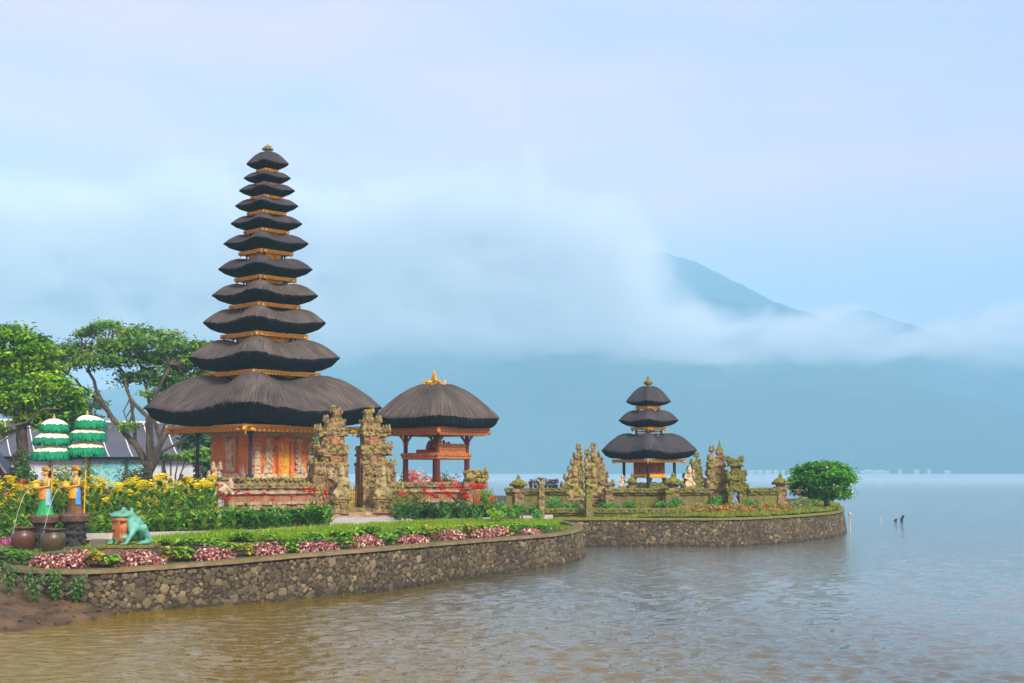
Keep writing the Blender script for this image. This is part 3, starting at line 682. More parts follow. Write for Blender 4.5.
# --- small three-tiered shrine on the far point
D3 = 70.0; K3 = mpx(D3)
mer3 = tower('tiered_shrine', 'small three-tiered thatched shrine on slim posts near the tip of the point', 'shrine', 649.5, D3, 2, None)
t3 = [(47.6, 452.3, .76, 7, .40, 17), (30, 421.4, .56, 5.8, .42, 10), (22.5, 402.4, .52, 3.8, .16, 15.5)]
zz = [zat(t[1], D3) for t in t3]
for i, (hw, yt, rb, hb, rt, ht) in enumerate(t3):
    r = hw * K3; rf = thatch_roof(r, rt, ht * K3, rb, hb * K3, .07, parent=mer3, loc=(0, 0, zz[i]), n=96, dark=True, p=14)
    cornice(rf, r * (rb + .02), -hb * K3, 3.0 * K3, fancy=i == 0)
    if i:
        zb = zz[i - 1] + t3[i - 1][5] * K3 * .7; ztp = zz[i] - hb * K3 - .1; rb2 = (12.5 if i == 1 else 10) * K3
        m = MB()
        for q in range(4):
            a = q * math.pi / 2; m.box((rb2 * math.cos(a), rb2 * math.sin(a), (zb + ztp) / 2 - .2), (.08, .08, ztp - zb + .4), rz=a + math.pi / 4)
        sq(m, [(rb2, ztp - .17), (rb2, ztp - .12)]); fr = m.obj('tier_frame', BLACKWOOD, mer3)
        m = MB(); sq(m, [(rb2 * .93, zb - .2), (rb2 * .93, zb + (ztp - zb) * .62)])
        for q in range(4):
            a = (q + .5) * math.pi / 2
            for k in range(16): m.blob((math.cos(a) * rb2 * .67 - math.sin(a) * rnd.uniform(-.5, .5) * rb2, math.sin(a) * rb2 * .67 + math.cos(a) * rnd.uniform(-.5, .5) * rb2, zb + rnd.uniform(0, .6) * (ztp - zb)), .05, jit=.2)
        m.obj('gold_panel', GOLD, fr)
m = MB(); m.lathe([(.16, 0), (.20, .05), (.09, .12), (.2, .22), (.24, .32), (.13, .42), (.05, .48), (.09, .54), (.01, .66)], n=8)
for q in range(6): m.blob((.22 * math.cos(q), .22 * math.sin(q * 1.05), .27), (.07, .07, .1), jit=.1)
m.obj('finial', GOLDOLD, mer3, (0, 0, zz[2] + 14.6 * K3))
zb3 = zat(487, D3); zc3 = zz[0] - 7 * K3 - 3 * K3; rp3 = 25 * K3
for q in range(4):
    a = q * math.pi / 2 ; m = MB(); m.box((0, 0, (zc3 - GZ - .6) / 2), (.11, .11, zc3 - GZ - .6)); m.box((0, 0, .05), (.24, .24, .2))
    m.obj('post', BLACKWOOD, mer3, (rp3 * math.cos(a), rp3 * math.sin(a), GZ + .6), a + math.pi / 4)
zl = zat(475.5, D3); rbx = 15.5 * K3
m = MB(); sq(m, [(rbx, zl + .05), (rbx, zc3 + .1)])
for q in range(4):
    a = (q + .5) * math.pi / 2; c, s = math.cos(a), math.sin(a); d = rbx * .7071
    for u in (-.25, .25): m.box((c * (d + .02) - s * u, s * (d + .02) + c * u, (zl + zc3) / 2 + .03), (.04, .30, (zc3 - zl) * .6), rz=a)
bx = m.obj('altar_box', mat('altar_wood', (.40, .14, .04), (.22, .07, .03), 6, .6), mer3)
m = MB(); sq(m, [(rbx * 1.08, zl - .13), (rbx * 1.12, zl - .08), (rbx * 1.12, zl), (rbx * 1.04, zl + .07)]); m.obj('gold_moulding', GOLD, bx)
m = MB()
for q in range(4):
    a = q * math.pi / 2; m.lathe([(.13, zb3 + .1), (.10, zb3 + .3), (.14, zl - .12)], n=8, c=(rbx * .95 * math.cos(a), rbx * .95 * math.sin(a), 0))
m.lathe([(.2, zb3 + .1), (.12, zb3 + .3), (.16, zl - .12)], n=8)
m.obj('altar_leg', DARKWOOD, mer3)
m = MB(); rr3 = 25 * K3; sq(m, [(rr3 * 1.35, GZ - .3), (rr3 * 1.35, GZ + .5), (rr3 * 1.1, GZ + .6), (rr3 * 1.1, GZ + .8), (rr3 * .95, zb3 - .25), (rr3 * 1.0, zb3 - .15), (rr3 * 1.0, zb3 + .05)])
b = MB(); b.carve(-rr3 * .6, rr3 * .6, -rr3 * .6, rr3 * .6, zb3, zb3 + .2, .08, .15, 4); m.add(np.concatenate(b.v) @ rotm(math.pi / 4).T, b.f)
m.obj('base', STONEM, mer3)

# ------------------------------------------------------------------ mountains across the lake, haze and low cloud
FOREST = mat('forested_slope', (0.030, 0.055, 0.030), (0.018, 0.035, 0.022), 0.02, 0.95)
def ridge_h(tab, px): return np.interp(px, [a for a, _ in tab], [b for _, b in tab])
def mountain(name, tab, Dr, Dfront, Dback, x0, x1, step, rough):
    m = MB(); xs = np.arange(x0, x1, step); ys = np.linspace(Dfront, Dback, 40); rows = []
    for y in ys:
        row = []
        for x in xs:
            px = 512 + F * x / Dr; h = zat(float(ridge_h(tab, px)), Dr)
            t = (y - Dfront) / (Dr - Dfront) if y < Dr else (Dback - y) / (Dback - Dr)
            p = Vector((x, y, 0)); g = noise.fractal(p * 0.0035, 1.0, 2.0, 4) * 0.30 + noise.noise(p * 0.03) * 0.02
            z = h * max(0, t) ** 0.85 * (1 + g * (1 - t) * 1.2) + rough * noise.noise(p * 0.045) * t + rough * .5 * noise.noise(p * .15) * t
            row.append((x, y, z - 2 + 3 * t))
        rows.append(row)
    m.grid(np.array(rows)); return tag(m.obj(name, FOREST, smooth=True), kind='structure')
SHORE = 1450.0
mountain('mountain', [(-900, 445), (0, 408), (200, 374), (300, 356), (400, 338), (480, 320), (560, 272), (620, 252), (665, 252), (700, 263), (740, 283), (770, 302), (800, 314), (825, 345), (860, 375), (960, 400), (1100, 420), (1500, 450)], 2900, SHORE, 4000, -2600, 1900, 11, 5)
mountain('mountain_ridge', [(-200, 468), (500, 440), (650, 380), (760, 345), (820, 330), (850, 311), (872, 310), (888, 319), (910, 333), (960, 343), (1024, 345), (1100, 352), (1300, 380), (1800, 450)], 2980, SHORE + 200, 4000, -900, 3000, 12, 4)
mountain('foothill', [(-900, 462), (300, 462), (500, 460), (700, 458), (800, 452), (900, 446), (1000, 440), (1100, 436), (1300, 430), (1800, 440)], 1900, SHORE - 15, 2600, -1900, 2300, 10, 3)
def volume_box(name, a, b, density, color, noise_fn=None, aniso=0.0, absorb=None):
    m = MB(); a, b = Vector(a), Vector(b); m.box((a + b) / 2, (b - a))
    w = bpy.data.materials.new(name + '_air'); w.use_nodes = True; t = w.node_tree; t.nodes.clear()
    out = N(t, 'ShaderNodeOutputMaterial'); p = N(t, 'ShaderNodeVolumePrincipled', Density=density, Anisotropy=aniso); p.inputs['Color'].default_value = (*color, 1)
    if absorb: p.inputs['Absorption Color'].default_value = (*absorb, 1)
    L(t, p, 0, out, 'Volume')
    if noise_fn: noise_fn(t, p)
    else: w.cycles.homogeneous_volume = True
    return tag(m.obj(name, w), kind='stuff')
volume_box('haze', (-3800, -40, -3.5), (3800, 4400, 620), 5.6e-4, (0.38, 0.77, 0.97), aniso=-0.36)
MD = 1650.0      # the cloud bank hangs over the far shore
def mist(t, p):
    def math_(op, a, b=None, c=None, clamp=False):
        n = t.nodes.new('ShaderNodeMath'); n.operation = op; n.use_clamp = clamp
        for i, v in enumerate((a, b, c)):
            if v is None: continue
            if isinstance(v, (int, float)): n.inputs[i].default_value = v
            else: L(t, v, 0, n, i)
        return n
    tcn = N(t, 'ShaderNodeTexCoord'); sx = N(t, 'ShaderNodeSeparateXYZ'); L(t, tcn, 'Object', sx, 0)
    X = t.nodes.new('ShaderNodeMath'); X.operation = 'ADD'; L(t, sx, 'X', X, 0); X.inputs[1].default_value = 0
    Z = t.nodes.new('ShaderNodeMath'); Z.operation = 'ADD'; L(t, sx, 'Z', Z, 0); Z.inputs[1].default_value = 0
    def nz(sc, loc, det):
        mpn = N(t, 'ShaderNodeMapping'); mpn.inputs['Scale'].default_value = sc; mpn.inputs['Location'].default_value = loc; L(t, tcn, 'Object', mpn, 0)
        n = N(t, 'ShaderNodeTexNoise', Scale=1.0, Detail=det, Roughness=0.55); n.inputs['Distortion'].default_value = 0.3; L(t, mpn, 0, n, 'Vector'); return n
    big = nz((0.0056, 0.002, 0.0085), MISTLOC, 7.0); fine = nz((0.016, 0.006, 0.024), (1, 2, 3), 4.0)
    # tall billows over the western slope, a low bank over the eastern one
    side = math_('MULTIPLY_ADD', X, -1 / 160.0, 288 / 160.0, True)
    top = math_('MULTIPLY_ADD', side, 165.0, 198.0)
    nn = math_('MULTIPLY_ADD', big, 260.0, -130.0); topn = math_('ADD', top, nn)
    upper = math_('MULTIPLY', math_('SUBTRACT', topn, Z), 1 / 70.0, clamp=True)
    lowz = math_('ADD', math_('MULTIPLY_ADD', fine, 50.0, 58.0), math_('MULTIPLY', big, 115.0))
    lower = math_('MULTIPLY', math_('SUBTRACT', Z, lowz), 1 / 42.0, clamp=True)
    body = math_('MULTIPLY_ADD', big, 4.2, -1.05, True)
    fm = math_('MULTIPLY_ADD', fine, 2.8, -0.55, True)
    d = math_('MULTIPLY', math_('MULTIPLY', upper, lower), math_('MULTIPLY', body, fm))
    L(t, math_('MULTIPLY', d, 0.032), 0, p, 'Density')
MISTLOC = (3.1, 0.6, 1.7)
volume_box('low_cloud', (-1300, 1500, 80), (1300, 1800, 430), 0.01, (1.0, 0.99, 1.0), mist, aniso=-0.35)
S.cycles.volume_step_rate = 1.0; S.cycles.volume_max_steps = 64

# ------------------------------------------------------------------ paths, turf and planting areas
def DP(px): return np.interp(px, [-200, 90, 170, 250, 330, 400, 480, 520, 560], [dat(538, 1.3), dat(536, 1.3), dat(534, 1.3), dat(532.5, 1.3), dat(527.5, 1.3), dat(523.5, 1.3), dat(519.5, 1.3), dat(517.5, 1.3), dat(516, 1.3)])
def DB(px): return np.interp(px, [-60, 90, 200, 300, 400, 500, 560, 590], [34.4, 34.4, 35.6, 37.7, 41.0, 44.4, 46.8, 48])
def pt(px, D, z=None):
    p = Vector((xat(px, D), D, 0)); p.z = gz(p) if z is None else z; return p
def px_of(x, D): return 512 + F * x / (D * CT - 0.18)
m = MB(); rows = []
for px in np.linspace(84, 553, 70):
    D = float(DP(px)); a, b = pt(px, D - 0.22), pt(px, D + 0.42); rows.append([(a.x, a.y, GZ - .1), (a.x, a.y, GZ + .055), (b.x, b.y, GZ + .055), (b.x, b.y, GZ - .1)])
m.grid(np.array(rows)); tag(m.obj('garden_path', PAVE), kind='structure')
m = MB(); a = [pt(330, 44.6), pt(338, 49.4), pt(404, 49.4), pt(418, 45.6)]
m.add([(q.x, q.y, GZ + .07) for q in a] + [(q.x, q.y, GZ - .1) for q in a], [[3, 2, 1, 0], [4, 5, 1, 0], [0, 1, 5, 4], [1, 2, 6, 5], [2, 3, 7, 6], [3, 0, 4, 7]][:1] + [[0, 1, 5, 4], [1, 2, 6, 5], [2, 3, 7, 6], [3, 0, 4, 7]])
tag(m.obj('gate_paving', PAVE), kind='structure')
def in_turf(x, y):
    px = px_of(x, y)
    if not is_land(x, y): return False
    if px > 600 or px < 92: return False
    dn = inside_dist(Vector((x, y, 0)), LN)
    if px < 560: return DB(px) + .25 * noise.noise(Vector((x, y, 0))) < y < (DP(px) - .3)
    return dn > 1.2 and y < 52
def patch(name, fn, x0, x1, y0, y1, c, zf, matl):
    m = MB(); nx, ny = int((x1 - x0) / c), int((y1 - y0) / c); idx = {}; V = []; Fc = []
    def vid(i, j):
        if (i, j) not in idx:
            p = Vector((x0 + i * c, y0 + j * c, 0)); idx[(i, j)] = len(V); V.append((p.x, p.y, zf(p)))
        return idx[(i, j)]
    for i in range(nx):
        for j in range(ny):
            if fn(x0 + (i + .5) * c, y0 + (j + .5) * c): Fc.append([vid(i, j), vid(i + 1, j), vid(i + 1, j + 1), vid(i, j + 1)])
    m.add(V, Fc); return tag(m.obj(name, matl, smooth=True), kind='structure'), [(V[f[0]], c) for f in Fc]
turf, cells = patch('lawn', in_turf, -15, 4, 32, 53, .25, lambda p: gz(p) + .07 + .03 * noise.noise(p * 1.5), TURF)
m = MB(); rows = []
for px in np.linspace(93, 566, 150):
    D = float(DB(px)); q, q2 = pt(px, D - .12), pt(px, D + .3); w_ = .05 * noise.noise(Vector((px * .2, 0, 0))); rows.append([(q.x, q.y + w_ - .1, q.z - .12), (q.x, q.y + w_, q.z + .05), (q2.x, q2.y, q2.z + .10)])
m.grid(np.array(rows)); tag(m.obj('lawn_edge', MATS['turf']), kind='structure')
edge_cells = [((r[1][0], r[1][1] - .06, r[1][2] - .06), .22) for r in rows for _ in range(2)]
def in_turf2(x, y):
    if not is_land(x, y): return False
    return inside_dist(Vector((x, y, 0)), LF) < 1.5 and inside_dist(Vector((x, y, 0)), LF) > .28 and px_of(x, y) > 552
turf2, cells2 = patch('grass_verge', in_turf2, 0, 24, 52, 84, .3, lambda p: gz(p) + .06 + .04 * noise.noise(p * 1.5), TURF)
leftlawn, cells3 = patch('side_lawn', lambda x, y: is_land(x, y) and px_of(x, y) < 100 and DP(px_of(x, y)) - 4.2 < y < DP(px_of(x, y)) - .5, -20, -9, 33, 40, .3, lambda p: gz(p) + .05, TURF)
def blades(name, cells, per, h, cols, matl=LEAFM):
    P = []; k = len(cells) * per
    base = np.array([c[0] for c in cells]).repeat(per, 0); cs = cells[0][1]
    base[:, :2] += nr.uniform(0, cs, (k, 2)); hh = nr.uniform(.5, 1.2, k) * h
    ang = nr.uniform(0, 6.28, k); w = nr.uniform(.006, .016, k)
    sd_ = np.stack([np.cos(ang) * w, np.sin(ang) * w, np.zeros(k)], 1); ln = nr.normal(0, .35, (k, 2)) * hh[:, None]
    tip = base + np.hstack([ln, hh[:, None]]); V = np.stack([base - sd_, base + sd_, tip], 1).reshape(-1, 3)
    ci = np.array(cols)[nr.integers(0, len(cols), k)] * nr.uniform(.7, 1.3, (k, 1))
    m = MB(); m.add(V, (np.arange(k)[:, None] * 3 + np.arange(3)).tolist(), col=ci.repeat(3, 0)); o = m.obj(name, matl); return tag(o, kind='stuff')
GR = [(.15, .30, .01), (.22, .38, .015), (.30, .42, .02), (.09, .20, .01)]
tag(blades('grass', cells, 30, .13, GR), 'short bright green grass between the path and flower bed', 'grass')
tag(blades('grass', edge_cells, 50, .14, GR), 'longer shaggy grass hanging along the lawn edge', 'grass')
tag(blades('grass', cells2, 16, .16, [(.22, .30, .04), (.30, .32, .05), (.13, .22, .03)]), 'yellowish green grass on top of the far wall', 'grass')
tag(blades('grass', cells3, 24, .12, GR), 'short grass around the water pots', 'grass')

# ------------------------------------------------------------------ plants
def leafcloud(m, c, r, n, size, cols, up=0.5, hollow=0.35, aspect=.5, mi=None, flat=None):
    """n leaf faces spread through an ellipsoid"""
    d = nr.standard_normal((n, 3)); d /= np.linalg.norm(d, axis=1, keepdims=True); rad = nr.uniform(hollow ** 3, 1, (n, 1)) ** (1 / 3)
    P = np.array(c) + d * rad * np.array(r)
    Nn = d * .7 + nr.standard_normal((n, 3)) * .6 + np.array([0, 0, up])
    cc = np.array(cols)[nr.integers(0, len(cols), n)] * nr.uniform(.75, 1.25, (n, 1))
    m.rhombi(P, Nn, size * nr.uniform(.6, 1.25, n), cc, aspect, mi)
def clumpcloud(m, c, r, clumps, per, csize, size, cols, hollow=.45, up=.6, cut=None):
    """leaf sprays gathered in clumps so that gaps and light and dark masses show"""
    for k in range(clumps):
        d = nr.standard_normal(3); d /= np.linalg.norm(d); rad = rnd.uniform(hollow ** 3, 1) ** (1 / 3); p = np.array(c) + d * rad * np.array(r)
        if cut and p[2] < cut: p[2] = cut + rnd.uniform(0, .2)
        col = np.array(cols[rnd.randrange(len(cols))]); s = csize * rnd.uniform(.6, 1.35)
        n = per; q = nr.standard_normal((n, 3)) * np.array([s, s, s * .38]) * .55
        Nn = nr.standard_normal((n, 3)) * .45 + np.array([0, 0, up]) + d * .35
        m.rhombi(p + q, Nn, size * nr.uniform(.6, 1.3, n), col * nr.uniform(.75, 1.25, (n, 1)), .48)
def tree(name, label, cat, px, D, limbs, pads, cols, leaf=.2, csize=.6, per=26, dens=1.0, trunk_r=.3, group=None, z0=GZ, bark=None):
    """limbs: pixel polylines (px, py, side depth) with start and end radius; pads: (px, py, rx, ry) in pixels"""
    k = mpx(D); X0 = xat(px, D); root = thing(name, label, cat, (X0, D, z0), 0, group)
    def loc(p, q, dy=0): return (xat(p, D) - X0, dy, zat(q, D) - z0)
    t = MB(); tips = []
    for pl, r0, r1 in limbs:
        pts = [loc(*p) for p in pl]; fine = []
        for i in range(len(pts) - 1):
            for s in np.linspace(0, 1, 4)[:-1]:
                q = np.array(pts[i]) * (1 - s) + np.array(pts[i + 1]) * s + nr.normal(0, r0 * .22, 3) * (i + s > 0); fine.append(tuple(q))
        fine.append(pts[-1]); t.tube(fine, list(np.linspace(r0, r1, len(fine))), n=8); tips += fine[len(fine) // 2:]
    padl = []
    for (a, b, rx, ry, *dy) in pads:
        dy = dy[0] if dy else rnd.uniform(-.7, .7) * rx * k; c = loc(a, b, dy); padl.append((c, (rx * k, max(rx * .8, ry) * k, ry * k)))
        for j in range(5):      # twigs into the pad
            s = min(tips, key=lambda q: (q[0] - c[0]) ** 2 + (q[1] - c[1]) ** 2 + (q[2] - c[2]) ** 2 + rnd.uniform(0, 2))
            e = np.array(c) + nr.uniform(-.65, .65, 3) * np.array(padl[-1][1]); s = np.array(s)
            mid = (s + e) / 2 + nr.normal(0, .12, 3) - np.array([0, 0, .15]); t.tube([s, mid, e], [.055 * trunk_r / .3, .035 * trunk_r / .3, .012], n=5)
    t.obj('trunk', bark or BARK, root, smooth=True)
    m = MB()
    for c, r in padl:
        vol = r[0] * r[2]; clumpcloud(m, c, r, int(max(5, 10 * vol / csize ** 2 * dens)), per, csize, leaf, cols, hollow=.35)
    m.obj('crown', LEAFM, root); return root
G1 = [(.15, .36, .004), (.24, .48, .006), (.09, .26, .005), (.32, .52, .01), (.05, .16, .005)]
G2 = [(.08, .21, .02), (.13, .30, .025), (.05, .14, .025), (.18, .36, .03), (.24, .36, .02)]
G3 = [(.02, .06, .03), (.03, .08, .035), (.05, .11, .04)]
tree('broadleaf_tree', 'bright green layered tree at the left edge behind the striped parasols', 'tree', 20, 60,
     [([(20, 506, 0), (20, 470, 0), (19, 440, 0), (21, 415, .2)], .36, .22), ([(21, 440, 0), (8, 412, .3), (-12, 385, .4)], .18, .08), ([(21, 420, 0), (34, 398, -.3), (55, 380, -.2)], .18, .07), ([(20, 425, 0), (15, 395, .5), (12, 355, .2)], .16, .05), ([(20, 470, 0), (22, 430, -.9), (50, 410, -1.2)], .12, .05)],
     [(0, 335, 22, 9), (22, 342, 18, 8), (-20, 350, 26, 12), (5, 358, 30, 11), (38, 352, 16, 9), (32, 370, 24, 9), (-2, 380, 32, 11), (48, 384, 22, 9), (22, 395, 34, 10), (66, 398, 15, 8), (58, 410, 18, 8), (-15, 405, 26, 10), (32, 414, 24, 8), (44, 424, 14, 5), (2, 426, 12, 9, -2), (-4, 438, 10, 8, -2.5)], G1, .12, .50, 66, 1.3)
tree('spreading_tree', 'wide umbrella-shaped tree with bare forking limbs left of the tall shrine', 'tree', 148, 74,
     [([(147, 505, 0), (148, 478, 0), (148, 462, 0)], .34, .26), ([(148, 470, 0), (132, 446, .4), (112, 424, .6), (95, 402, .6), (74, 384, .4), (56, 371, .2)],   .21, .05),
      ([(148, 470, 0), (150, 440, -.5), (146, 418, -.4), (128, 398, -.3), (118, 372, 0), (104, 350, .2)], .17, .045), ([(108, 421, .6), (96, 396, 0), (88, 372, -.4), (80, 352, -.5)], .14, .05),
      ([(149, 468, 0), (156, 440, .5), (146, 405, .6), (136, 372, .5), (130, 350, .5)], .16, .04), ([(152, 462, 0), (164, 436, 0), (176, 416, .2), (190, 392, .3)], .13, .045), ([(150, 450, 0), (152, 420, -1), (158, 392, -1), (172, 366, -1)], .18, .05),
      ([(149, 475, 0), (162, 452, -.3), (178, 444, -.3), (188, 436, -.3)], .12, .05), ([(133, 447, .4), (128, 420, .8), (120, 390, 1), (110, 368, 1)], .12, .04), ([(156, 438, .5), (168, 405, .7), (184, 380, .7)], .1, .04)],
     [(104, 328, 16, 5), (84, 333, 14, 5), (128, 330, 18, 6), (72, 347, 18, 7), (60, 350, 10, 5), (54, 364, 8, 5), (206, 352, 10, 6), (100, 345, 24, 8), (134, 344, 26, 9), (158, 336, 16, 6), (62, 360, 13, 7), (85, 362, 20, 7), (115, 360, 22, 8), (148, 357, 26, 8), (172, 349, 20, 8), (190, 345, 12, 5), (196, 360, 18, 7), (178, 368, 22, 8), (142, 374, 20, 7), (120, 378, 12, 5), (160, 384, 18, 6), (185, 381, 16, 6), (200, 374, 14, 6), (150, 394, 10, 4), (125, 426, 8, 3)], G2, .115, .52, 60, 1.05)
tree('broadleaf_tree', 'dark green tree behind the parasols between the two big trees', 'tree', 78, 100, [([(78, 494, 0), (78, 440, 0), (76, 405, 0)], .35, .1)],
     [(76, 392, 12, 7), (66, 404, 14, 8), (88, 404, 12, 8), (78, 416, 18, 9), (62, 424, 12, 8), (94, 420, 8, 7), (80, 432, 14, 6)], G3, .17, .7, 44, .75)
tree('broadleaf_tree', 'dark tree seen under the left eave of the tall shrine', 'tree', 205, 92, [([(205, 496, 0), (204, 460, 0), (203, 440, 0)], .3, .1)],
     [(196, 440, 14, 9), (214, 444, 12, 10), (206, 456, 14, 10), (190, 433, 12, 7), (222, 460, 10, 10), (210, 468, 12, 6)], [(.02, .075, .03), (.03, .10, .035), (.06, .15, .04)], .24, .6, 26, 1.0)
tree('broadleaf_tree', 'leafy green tree between the shrine chamber and the carved gate', 'tree', 316, 72, [([(316, 504, 0), (316, 470, 0), (315, 445, 0)], .2, .08)],
     [(312, 440, 10, 8), (320, 450, 9, 9), (314, 462, 10, 7), (306, 452, 6, 7)], [(.05, .17, .03), (.10, .26, .04), (.04, .12, .03)], .2, .5, 26, .9)
tree('flat_topped_tree', 'flat-topped small tree on slender stems right of the spreading tree', 'tree', 172, 82, [([(172 + a, 500, 0), (172 + a * 1.5, 476, 0), (172 + a * 2.6, 458, 0)], .07, .035) for a in (-4, -1, 2, 5)],
     [(162, 456, 12, 2), (178, 456.5, 13, 2), (190, 455, 9, 2.5)], [(.20, .36, .04), (.14, .28, .03)], .14, .35, 26, 1.3, trunk_r=.15)
tree('flat_topped_tree', 'bright green feathery small tree beside the left porch post', 'tree', 196, 76, [([(196, 502, 0), (196, 476, 0), (193, 458, 0)], .07, .03), ([(196, 480, 0), (204, 464, 0), (208, 456, 0)], .05, .02)],
     [(188, 455, 10, 4), (200, 452, 8, 4), (196, 460, 12, 3), (207, 460, 7, 4)], [(.22, .40, .05), (.13, .30, .04)], .14, .3, 26, 1.2, trunk_r=.15)
bush = tree('rounded_tree', 'dense round-crowned green tree at the tip of the far point', 'tree', 824, 64.5,
     [([(826, 509, 0), (826, 500, 0), (824, 492, 0)], .16, .10)] + [([(826, 501, 0), (826 + a, 492 - abs(a) * .1, b), (824 + a * 2.1, 481, b * 2)], .07, .025) for a, b in ((-13, .3), (-7, -.5), (-2, .4), (4, -.3), (9, .4))],
     [(823, 474, 24, 11, 0), (808, 481, 15, 9, 0), (838, 480, 15, 9, 0), (822, 483, 24, 9, .3), (800, 486, 9, 6, 0), (842, 488, 9, 5, .2), (822, 494, 20, 5, 0), (806, 491, 12, 5, 0), (838, 494, 10, 4, 0), (829, 468, 14, 7, 0), (814, 470, 13, 7, -.3), (822, 478, 22, 12, -.7), (822, 489, 22, 7, 0), (806, 474, 12, 8, 0), (840, 474, 12, 8, 0), (848, 493, 4, 1.5, .2)],
     [(.04, .20, .010), (.08, .28, .012), (.025, .13, .015), (.12, .34, .02)], .10, .34, 40, 1.35, trunk_r=.2)
m = MB()
for k in range(5):
    a = rnd.uniform(-1.4, 1.4); m.blob((a, -1.25 * math.sqrt(max(0, 1 - (a / 1.7) ** 2)) - .15, rnd.uniform(.75, 2.0)), .045, jit=.1)
m.obj('white_blossom', PETAL, bush)
def shrub(name, label, cat, px, D, w, h, cols, leaf=.07, n=700, group=None, up=.5, stems=5, z0=None, size=None):
    p = pt(px, D); z = p.z if z0 is None else z0; root = thing(name, label, cat, (p.x, p.y, z), 0, group)
    m = MB()
    for k in range(max(4, int(n / 90))):
        a = rnd.uniform(0, 6.28); r = rnd.uniform(0, .75)
        leafcloud(m, (math.cos(a) * r * w / 2, math.sin(a) * r * w / 2, h * rnd.uniform(.35, .78)), (w * .28, w * .28, h * .27), 90, leaf, [cols[k % len(cols)]], up, .2)
    m.obj('foliage', LEAFM, root); t = MB()
    for k in range(stems): a = rnd.uniform(0, 6.28); t.tube([(0, 0, -.05), (math.cos(a) * w * .15, math.sin(a) * w * .15, h * .35), (math.cos(a) * w * .3, math.sin(a) * w * .3, h * .7)], [.02, .015, .006], n=4)
    t.obj('stem', BARK, root); return root

# canna lilies: one plant of each kind, then copies
def canna_plant(name, label, cat, leafcols, flowcols, h, group, nl=9, lw=.14, nf=9, seed=0, up_=.60):
    root = thing(name, label, cat, (0, 0, 0), 0, group); m = MB()
    m.tube([(0, 0, -.05), (rnd.uniform(-.03, .03), rnd.uniform(-.03, .03), h * .95)], [.016, .008], n=4, col=(.10, .17, .03))
    for k in range(nl):
        a = k * 2.4 + rnd.uniform(-.3, .3); zz_ = h * (.05 + up_ * k / nl); ln = rnd.uniform(.34, .52) * (1 - .25 * k / nl)
        c = np.array(leafcols[rnd.randrange(len(leafcols))]) * rnd.uniform(.8, 1.25)
        m.leaf((.02 * math.cos(a), .02 * math.sin(a), zz_), (math.cos(a), math.sin(a), rnd.uniform(.7, 1.7)), ln, lw * rnd.uniform(.8, 1.2), droop=rnd.uniform(.2, .65), fold=.18, seg=4, col=tuple(c))
    m.obj('foliage', LEAFM, root)
    if flowcols:
        f = MB()
        for k in range(nf):
            c = (rnd.gauss(0, .055), rnd.gauss(0, .055), h * .97 + rnd.uniform(-.10, .10)); col = np.array(flowcols[rnd.randrange(len(flowcols))])
            for j in range(4):
                a = rnd.uniform(0, 6.28); f.leaf(c, (math.cos(a), math.sin(a), rnd.uniform(-.1, .9)), rnd.uniform(.09, .16), rnd.uniform(.07, .11), droop=.25, fold=.1, seg=2, col=tuple(col * rnd.uniform(.85, 1.1)))
        f.obj('flower', PETAL, root)
    return root
CG = [(.06, .20, .015), (.09, .27, .02), (.15, .35, .03), (.035, .13, .015), (.20, .38, .03)]
CY = [(.03, .14, .02), (.06, .21, .02), (.26, .34, .04), (.14, .30, .03)]
def bed(protos, spots, label=None):
    first = [True] * len(protos)
    for i, (px, D) in enumerate(spots):
        k = rnd.randrange(len(protos)) if i >= len(protos) else i
        p = pt(px, D); s = rnd.uniform(.66, 1.18); a = rnd.uniform(0, 6.28)
        if i < len(protos): o = protos[k]; o.location = p; o.rotation_euler = (0, 0, a); o.scale = (s,) * 3
        else: dup(protos[k], p, a, sc=s)
YEL = [(.95, .84, .01), (.98, .92, .02), (.95, .72, .0)]
RED = [(.85, .03, .015), (.95, .07, .02), (.70, .015, .02)]
def spots(n, px0, px1, d0, d1, jit=0):
    out = []
    for k in range(n):
        px = px0 + (px1 - px0) * ((k * .618034) % 1); f = (k * .754877 + .3) % 1
        out.append((px, (d0(px) if callable(d0) else d0) + f * ((d1(px) if callable(d1) else d1) - (d0(px) if callable(d0) else d0))))
    return out
gy = 'yellow canna lilies in the long bed'
bed([canna_plant('canna_lily', 'tall canna lily with yellow blooms in the bed behind the frog statue', 'flower plant', CG, YEL, 1.42 - .12 * (k % 3), gy, nl=16, lw=.13, nf=(13, 7, 10, 5)[k], up_=.80) for k in range(4)], spots(125, -8, 214, lambda p: DP(p) + 2.2, lambda p: DP(p) + 6.6))
gl = 'flowerless cannas along the front of the long bed'
bed([canna_plant('canna_lily', 'broad-leaved canna without blooms along the front of the yellow flower bed', 'plant', CY, None, .88, gl, nl=11, lw=.17) for k in range(3)], spots(75, -8, 226, lambda p: DP(p) + .5, lambda p: DP(p) + 2.6))
gr1 = 'red canna lilies before the courtyard wall'
bed([canna_plant('canna_lily', 'canna lily with a red bloom before the tall shrine\'s courtyard wall', 'flower plant', CG, RED, 1.30, gr1, nl=8, nf=9) for k in range(2)], [(228, 43.5), (236, 45), (246, 45), (253, 44.6), (262, 45), (272, 43.4), (291, 45.2), (305, 44.8), (310, 43.4), (313, 44.5), (217, 44.2), (222, 42), (325, 42.0)])
gg = 'dark-leaved cannas before the courtyard wall'
bed([canna_plant('canna_lily', 'dark-leaved canna without blooms before the tall shrine\'s courtyard wall', 'plant', [(.03, .14, .02), (.06, .21, .02), (.11, .30, .03)], None, .80, gg, nl=11, lw=.18) for k in range(3)], spots(46, 224, 330, lambda p: DP(p) + .7, lambda p: DP(p) + 3.4))
